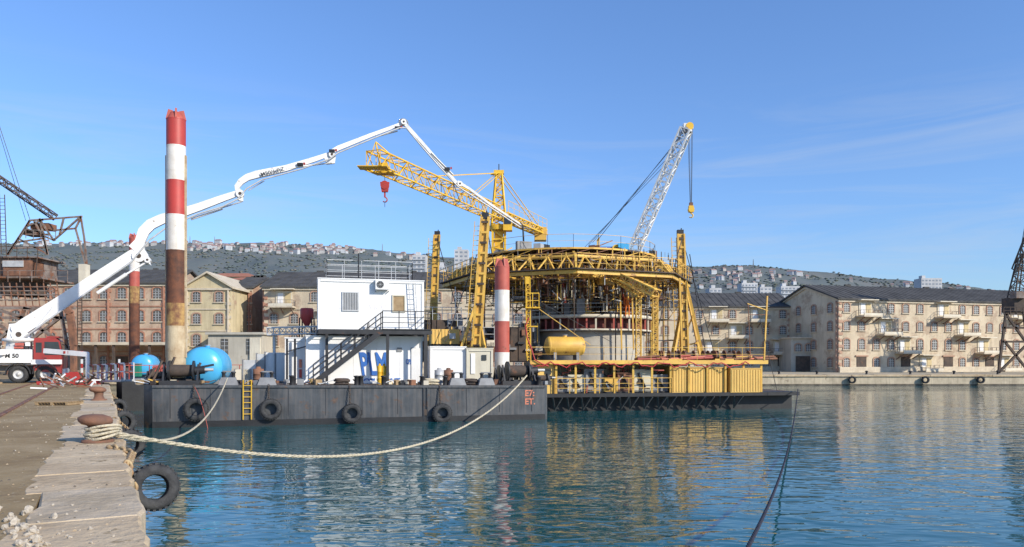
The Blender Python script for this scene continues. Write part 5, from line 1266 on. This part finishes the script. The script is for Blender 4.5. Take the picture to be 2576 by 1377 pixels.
t=thing('loading_canopy',(wx(300,108),108,1.5),'long low loading canopy before the brick warehouse','canopy'); g=MB().prism([(wx(190,107),107),(wx(470,107),107),(wx(470,111.5),111.5),(wx(190,111.5),111.5)],zz_(868,107),zz_(861,107),M['stone']); part('roof',g,t)
for k in range(7):
    x=wx(195+45*k,107.3); g=MB().box((x,107.4,(1.5+zz_(868,107))/2),(.3,.3,zz_(868,107)-1.51),M['rustdark']); part('post',g,t)
def tile_house(px,yr,ye,w_,d,label):
    p=at(px,yr,d); ze=zz_(ye,d); t=thing('town_house',(p.x,d,1.5),label,'house'); g=MB().prism([(p.x-w_/2,d),(p.x+w_/2,d),(p.x+w_/2,d+9),(p.x-w_/2,d+9)],1.5,ze,M['wall_cream']); part('wall',g,t)
    g=MB(); a=[V(p.x-w_/2-.4,d-.4,ze),V(p.x+w_/2+.4,d-.4,ze),V(p.x+w_/2+.4,d+9.4,ze),V(p.x-w_/2-.4,d+9.4,ze),V(p.x-w_/4,d+4.5,p.z),V(p.x+w_/4,d+4.5,p.z)]
    g.add(a,[(0,1,5,4),(1,2,5),(2,3,4,5),(3,0,4),(3,2,1,0)],M['tile']); part('roof',g,t)
tile_house(572,682,697,12,165,'house with red tiled roof behind the warehouses'); tile_house(400,682,694,12,170,'house with red tiled roof behind the warehouses'); tile_house(618,692,705,10,150,'grey walled house with tiled roof')

# ---------------------------------------------------------------- hill terrain
rid=[(-900,640),(-300,618),(0,615),(200,613),(450,610),(700,613),(900,624),(1000,636),(1120,648),(1300,657),(1500,665),(1740,672),(1850,668),(1950,674),(2050,684),(2200,699),(2400,716),(2530,736),(2650,752),(3000,790),(3800,830)]
def ridge(px):
    if px<=rid[0][0]: return rid[0][1]
    for (a,ya),(b,yb) in zip(rid[:-1],rid[1:]):
        if px<=b:
            t=(px-a)/(b-a); return ya+(yb-ya)*t
    return rid[-1][1]
def hz(X,Yd):
    px=HX+F*X/Yd; R=1400.; H=EYE+(HY-ridge(px))/F*R
    s=min(1,max(0,(Yd-380)/(R-380))); pr=s**1.15
    if Yd>R: pr=1-(Yd-R)/2500
    z=1.3+(H-1.3)*pr
    p=V(X*.006,Yd*.006,0)
    z+=noise.noise(p)*16*math.sin(math.pi*min(1,s))**.7 + noise.noise(p*4)*5*min(1,s*1.5)*(0.4 if s>=1 else 1)+ noise.noise(V(X*.11,Yd*.11,3))*1.0*min(1,s*2)
    return z if s>0 else 1.3
m=bpy.data.materials.new('hazy_wooded_hillside'); m.use_nodes=True; nt=m.node_tree; b=nt.nodes['Principled BSDF']; b.inputs['Roughness'].default_value=1; b.inputs['Specular IOR Level'].default_value=.05
tc=nt.nodes.new('ShaderNodeTexCoord'); vec=tc.outputs['Object']
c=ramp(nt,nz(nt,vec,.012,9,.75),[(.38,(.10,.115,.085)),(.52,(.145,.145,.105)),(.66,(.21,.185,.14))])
c=mixc(nt,.42,c,(.16,.20,.245))  # distance haze painted in: blue-grey mixed into the slope colour
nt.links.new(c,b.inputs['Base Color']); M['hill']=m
vs=[];fs=[]; nc=420; rows=[380+1020*(i/54) for i in range(55)]+[1450,1550,1750,2100,2600]
for y in rows:
    for j in range(nc+1):
        mm=-1.25+2.5*j/nc; X=mm*y; vs.append(V(X,y,hz(X,y)))
for i in range(len(rows)-1):
    for j in range(nc): a=i*(nc+1)+j; fs.append((a,a+1,a+nc+2,a+nc+1))
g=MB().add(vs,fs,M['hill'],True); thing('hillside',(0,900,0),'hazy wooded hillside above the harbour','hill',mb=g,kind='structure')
M['t1']=mat('hazy_dark_foliage',(.125,.155,.15),(.115,.145,.14),.02,1,spec=.05); M['t2']=mat('hazy_olive_foliage',(.15,.165,.14),(.135,.15,.13),.02,1,spec=.05); M['t3']=mat('hazy_bare_branches',(.18,.17,.15),(.16,.155,.14),.02,1,spec=.05)  # foliage colours made paler and bluer to stand in for distance haze
g=MB(); random.seed(91)
for i in range(14000):
    yy=450+950*random.random()**.8; X=random.uniform(-.78,.78)*yy
    cl_n=noise.noise(V(X*.012,yy*.012,5))
    if cl_n<-.2: continue
    z=hz(X,yy); r=random.uniform(1.6,3.8)*(yy/1200)**.5; h=r*random.uniform(.55,.9); o=V(X,yy,z-.8); n=6; a0=random.random()*6
    ring_=[o+V(r*math.cos(a0+6.283*k/n)*random.uniform(.85,1.15),r*math.sin(a0+6.283*k/n),h*random.uniform(.35,.55)) for k in range(n)]
    tip=o+V(random.uniform(-.2,.2)*r,0,h*random.uniform(1,1.15)); vs=ring_+[tip,o]
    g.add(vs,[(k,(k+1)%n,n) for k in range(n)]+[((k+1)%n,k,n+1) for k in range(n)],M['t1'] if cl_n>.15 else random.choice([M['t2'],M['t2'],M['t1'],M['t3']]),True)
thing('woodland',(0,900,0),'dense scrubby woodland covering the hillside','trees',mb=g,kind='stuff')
def onhill(px,py):
    tgt=(HY-py)/F; y=420
    while y<1395:
        X=(px-HX)/F*y
        if (hz(X,y)-EYE)/y>=tgt: return V(X,y,hz(X,y))
        y+=8
    X=(px-HX)/F*1395; return V(X,1395,hz(X,1395))
M['hw1']=mat('hazy_white_wall',(.50,.52,.54),None,.1,.8); M['hw2']=mat('hazy_cream_wall',(.46,.45,.44),None,.1,.8); M['hw3']=mat('hazy_ochre_wall',(.42,.38,.35),None,.1,.8); M['hr']=mat('hazy_tile',(.35,.23,.205),(.29,.20,.185),.1,.8); M['hwin']=mat('hazy_window',(.24,.27,.31),None,.1,.4)  # house wall, tile and window colours have air haze painted into them
hm_=[]
for k in range(6):
    g=MB(); w_,d_,h_=((9,8,5),(11,8,6),(8,8,7),(12,9,6),(10,9,4.5),(14,10,8))[k]; wm_=M[('hw1','hw2','hw3','hw2','hw3','hw1')[k]]
    g.prism([(-w_/2,-d_/2),(w_/2,-d_/2),(w_/2,d_/2),(-w_/2,d_/2)],-5,h_,wm_)
    rh=3.4; g.add([V(-w_/2-.6,-d_/2-.6,h_),V(w_/2+.6,-d_/2-.6,h_),V(w_/2+.6,d_/2+.6,h_),V(-w_/2-.6,d_/2+.6,h_),V(-w_/2+1,0,h_+rh),V(w_/2-1,0,h_+rh)],[(0,1,5,4),(1,2,5),(2,3,4,5),(3,0,4)],M['hr'])
    for fl in range(max(1,int(h_/3))):
        for i in range(int(w_/3)): g.box((-w_/2+1.5+3*i,-d_/2-.03,1.6+3*fl),(1.1,.1,1.4),M['hwin'])
    hm_.append(mesh('hillside_house',g,V(0,0,0)))
random.seed(77); cl_=[]
def ry(px,a,b): return ridge(px)+random.uniform(a,b)
for i in range(110): px=random.uniform(465,905); cl_.append((px,ry(px,3,22)))
for i in range(24): px=random.uniform(215,465); cl_.append((px,ry(px,2,10)))
for i in range(12): px=random.uniform(40,215); cl_.append((px,ry(px,2,10)))
for i in range(10): px=random.uniform(545,760); cl_.append((px,ry(px,18,32)))
for i in range(9): px=random.uniform(900,1060); cl_.append((px,ry(px,6,18)))
for i in range(40): px=random.gauss(1930,80); cl_.append((px,max(ry(px,10,16),random.uniform(682,716))))
for i in range(13): px=random.uniform(1745,1860); cl_.append((px,random.uniform(686,735)))
for i in range(10): px=random.uniform(2130,2500); cl_.append((px,ry(px,8,26)))
for px,py in cl_[:290]:
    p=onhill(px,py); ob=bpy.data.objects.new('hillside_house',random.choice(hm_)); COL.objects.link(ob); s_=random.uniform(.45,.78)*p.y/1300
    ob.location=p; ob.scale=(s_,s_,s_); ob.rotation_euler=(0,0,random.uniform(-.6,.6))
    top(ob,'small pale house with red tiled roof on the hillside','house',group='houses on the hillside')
M['tower']=mat('hazy_concrete_tower',(.54,.54,.54),None,.1,.8)  # haze is part of this base colour, no atmosphere is rendered
for i,(x0,x1,yt,d) in enumerate(((1037,1072,642,520),(1143,1178,628,560),(1866,1906,712,620),(1912,1942,722,650),(1965,2012,720,600),(2318,2370,700,640),(1785,1815,725,560),(1098,1120,668,500))):
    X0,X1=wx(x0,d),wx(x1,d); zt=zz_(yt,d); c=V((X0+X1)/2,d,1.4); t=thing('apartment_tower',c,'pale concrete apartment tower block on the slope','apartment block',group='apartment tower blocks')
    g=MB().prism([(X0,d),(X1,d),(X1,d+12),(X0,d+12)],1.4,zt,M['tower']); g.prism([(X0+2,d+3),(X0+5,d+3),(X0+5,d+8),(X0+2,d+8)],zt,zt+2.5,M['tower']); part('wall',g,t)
    g=MB(); nfl=int((zt-15)/3); nb=max(3,int((X1-X0)/2.6))
    for f in range(nfl):
        zc=zt-2.0-3*f
        for b_ in range(nb):
            xx=X0+(X1-X0)*(b_+.5)/nb; g.box((xx,d-.05,zc),((X1-X0)/nb*.55,.15,1.2),M['hwin'])
        if i%2==0: g.box(((X0+X1)/2,d-.5,zc-1.1),((X1-X0)*.9,.9,.7),M['hw1'])
    part('windows',g,t,kind='stuff')
for px in (478,540,962,1895):
    p=onhill(px,ridge(px)+3); t=thing('radio_mast',p,'thin lattice mast on the hilltop','mast',group='masts on the hilltop'); g=MB().truss(p-Z*2,p+Z*14,1.6,1.6,5,.3,M['grey'],.3,.3); part('lattice',g,t)
print('objects',len(bpy.data.objects))
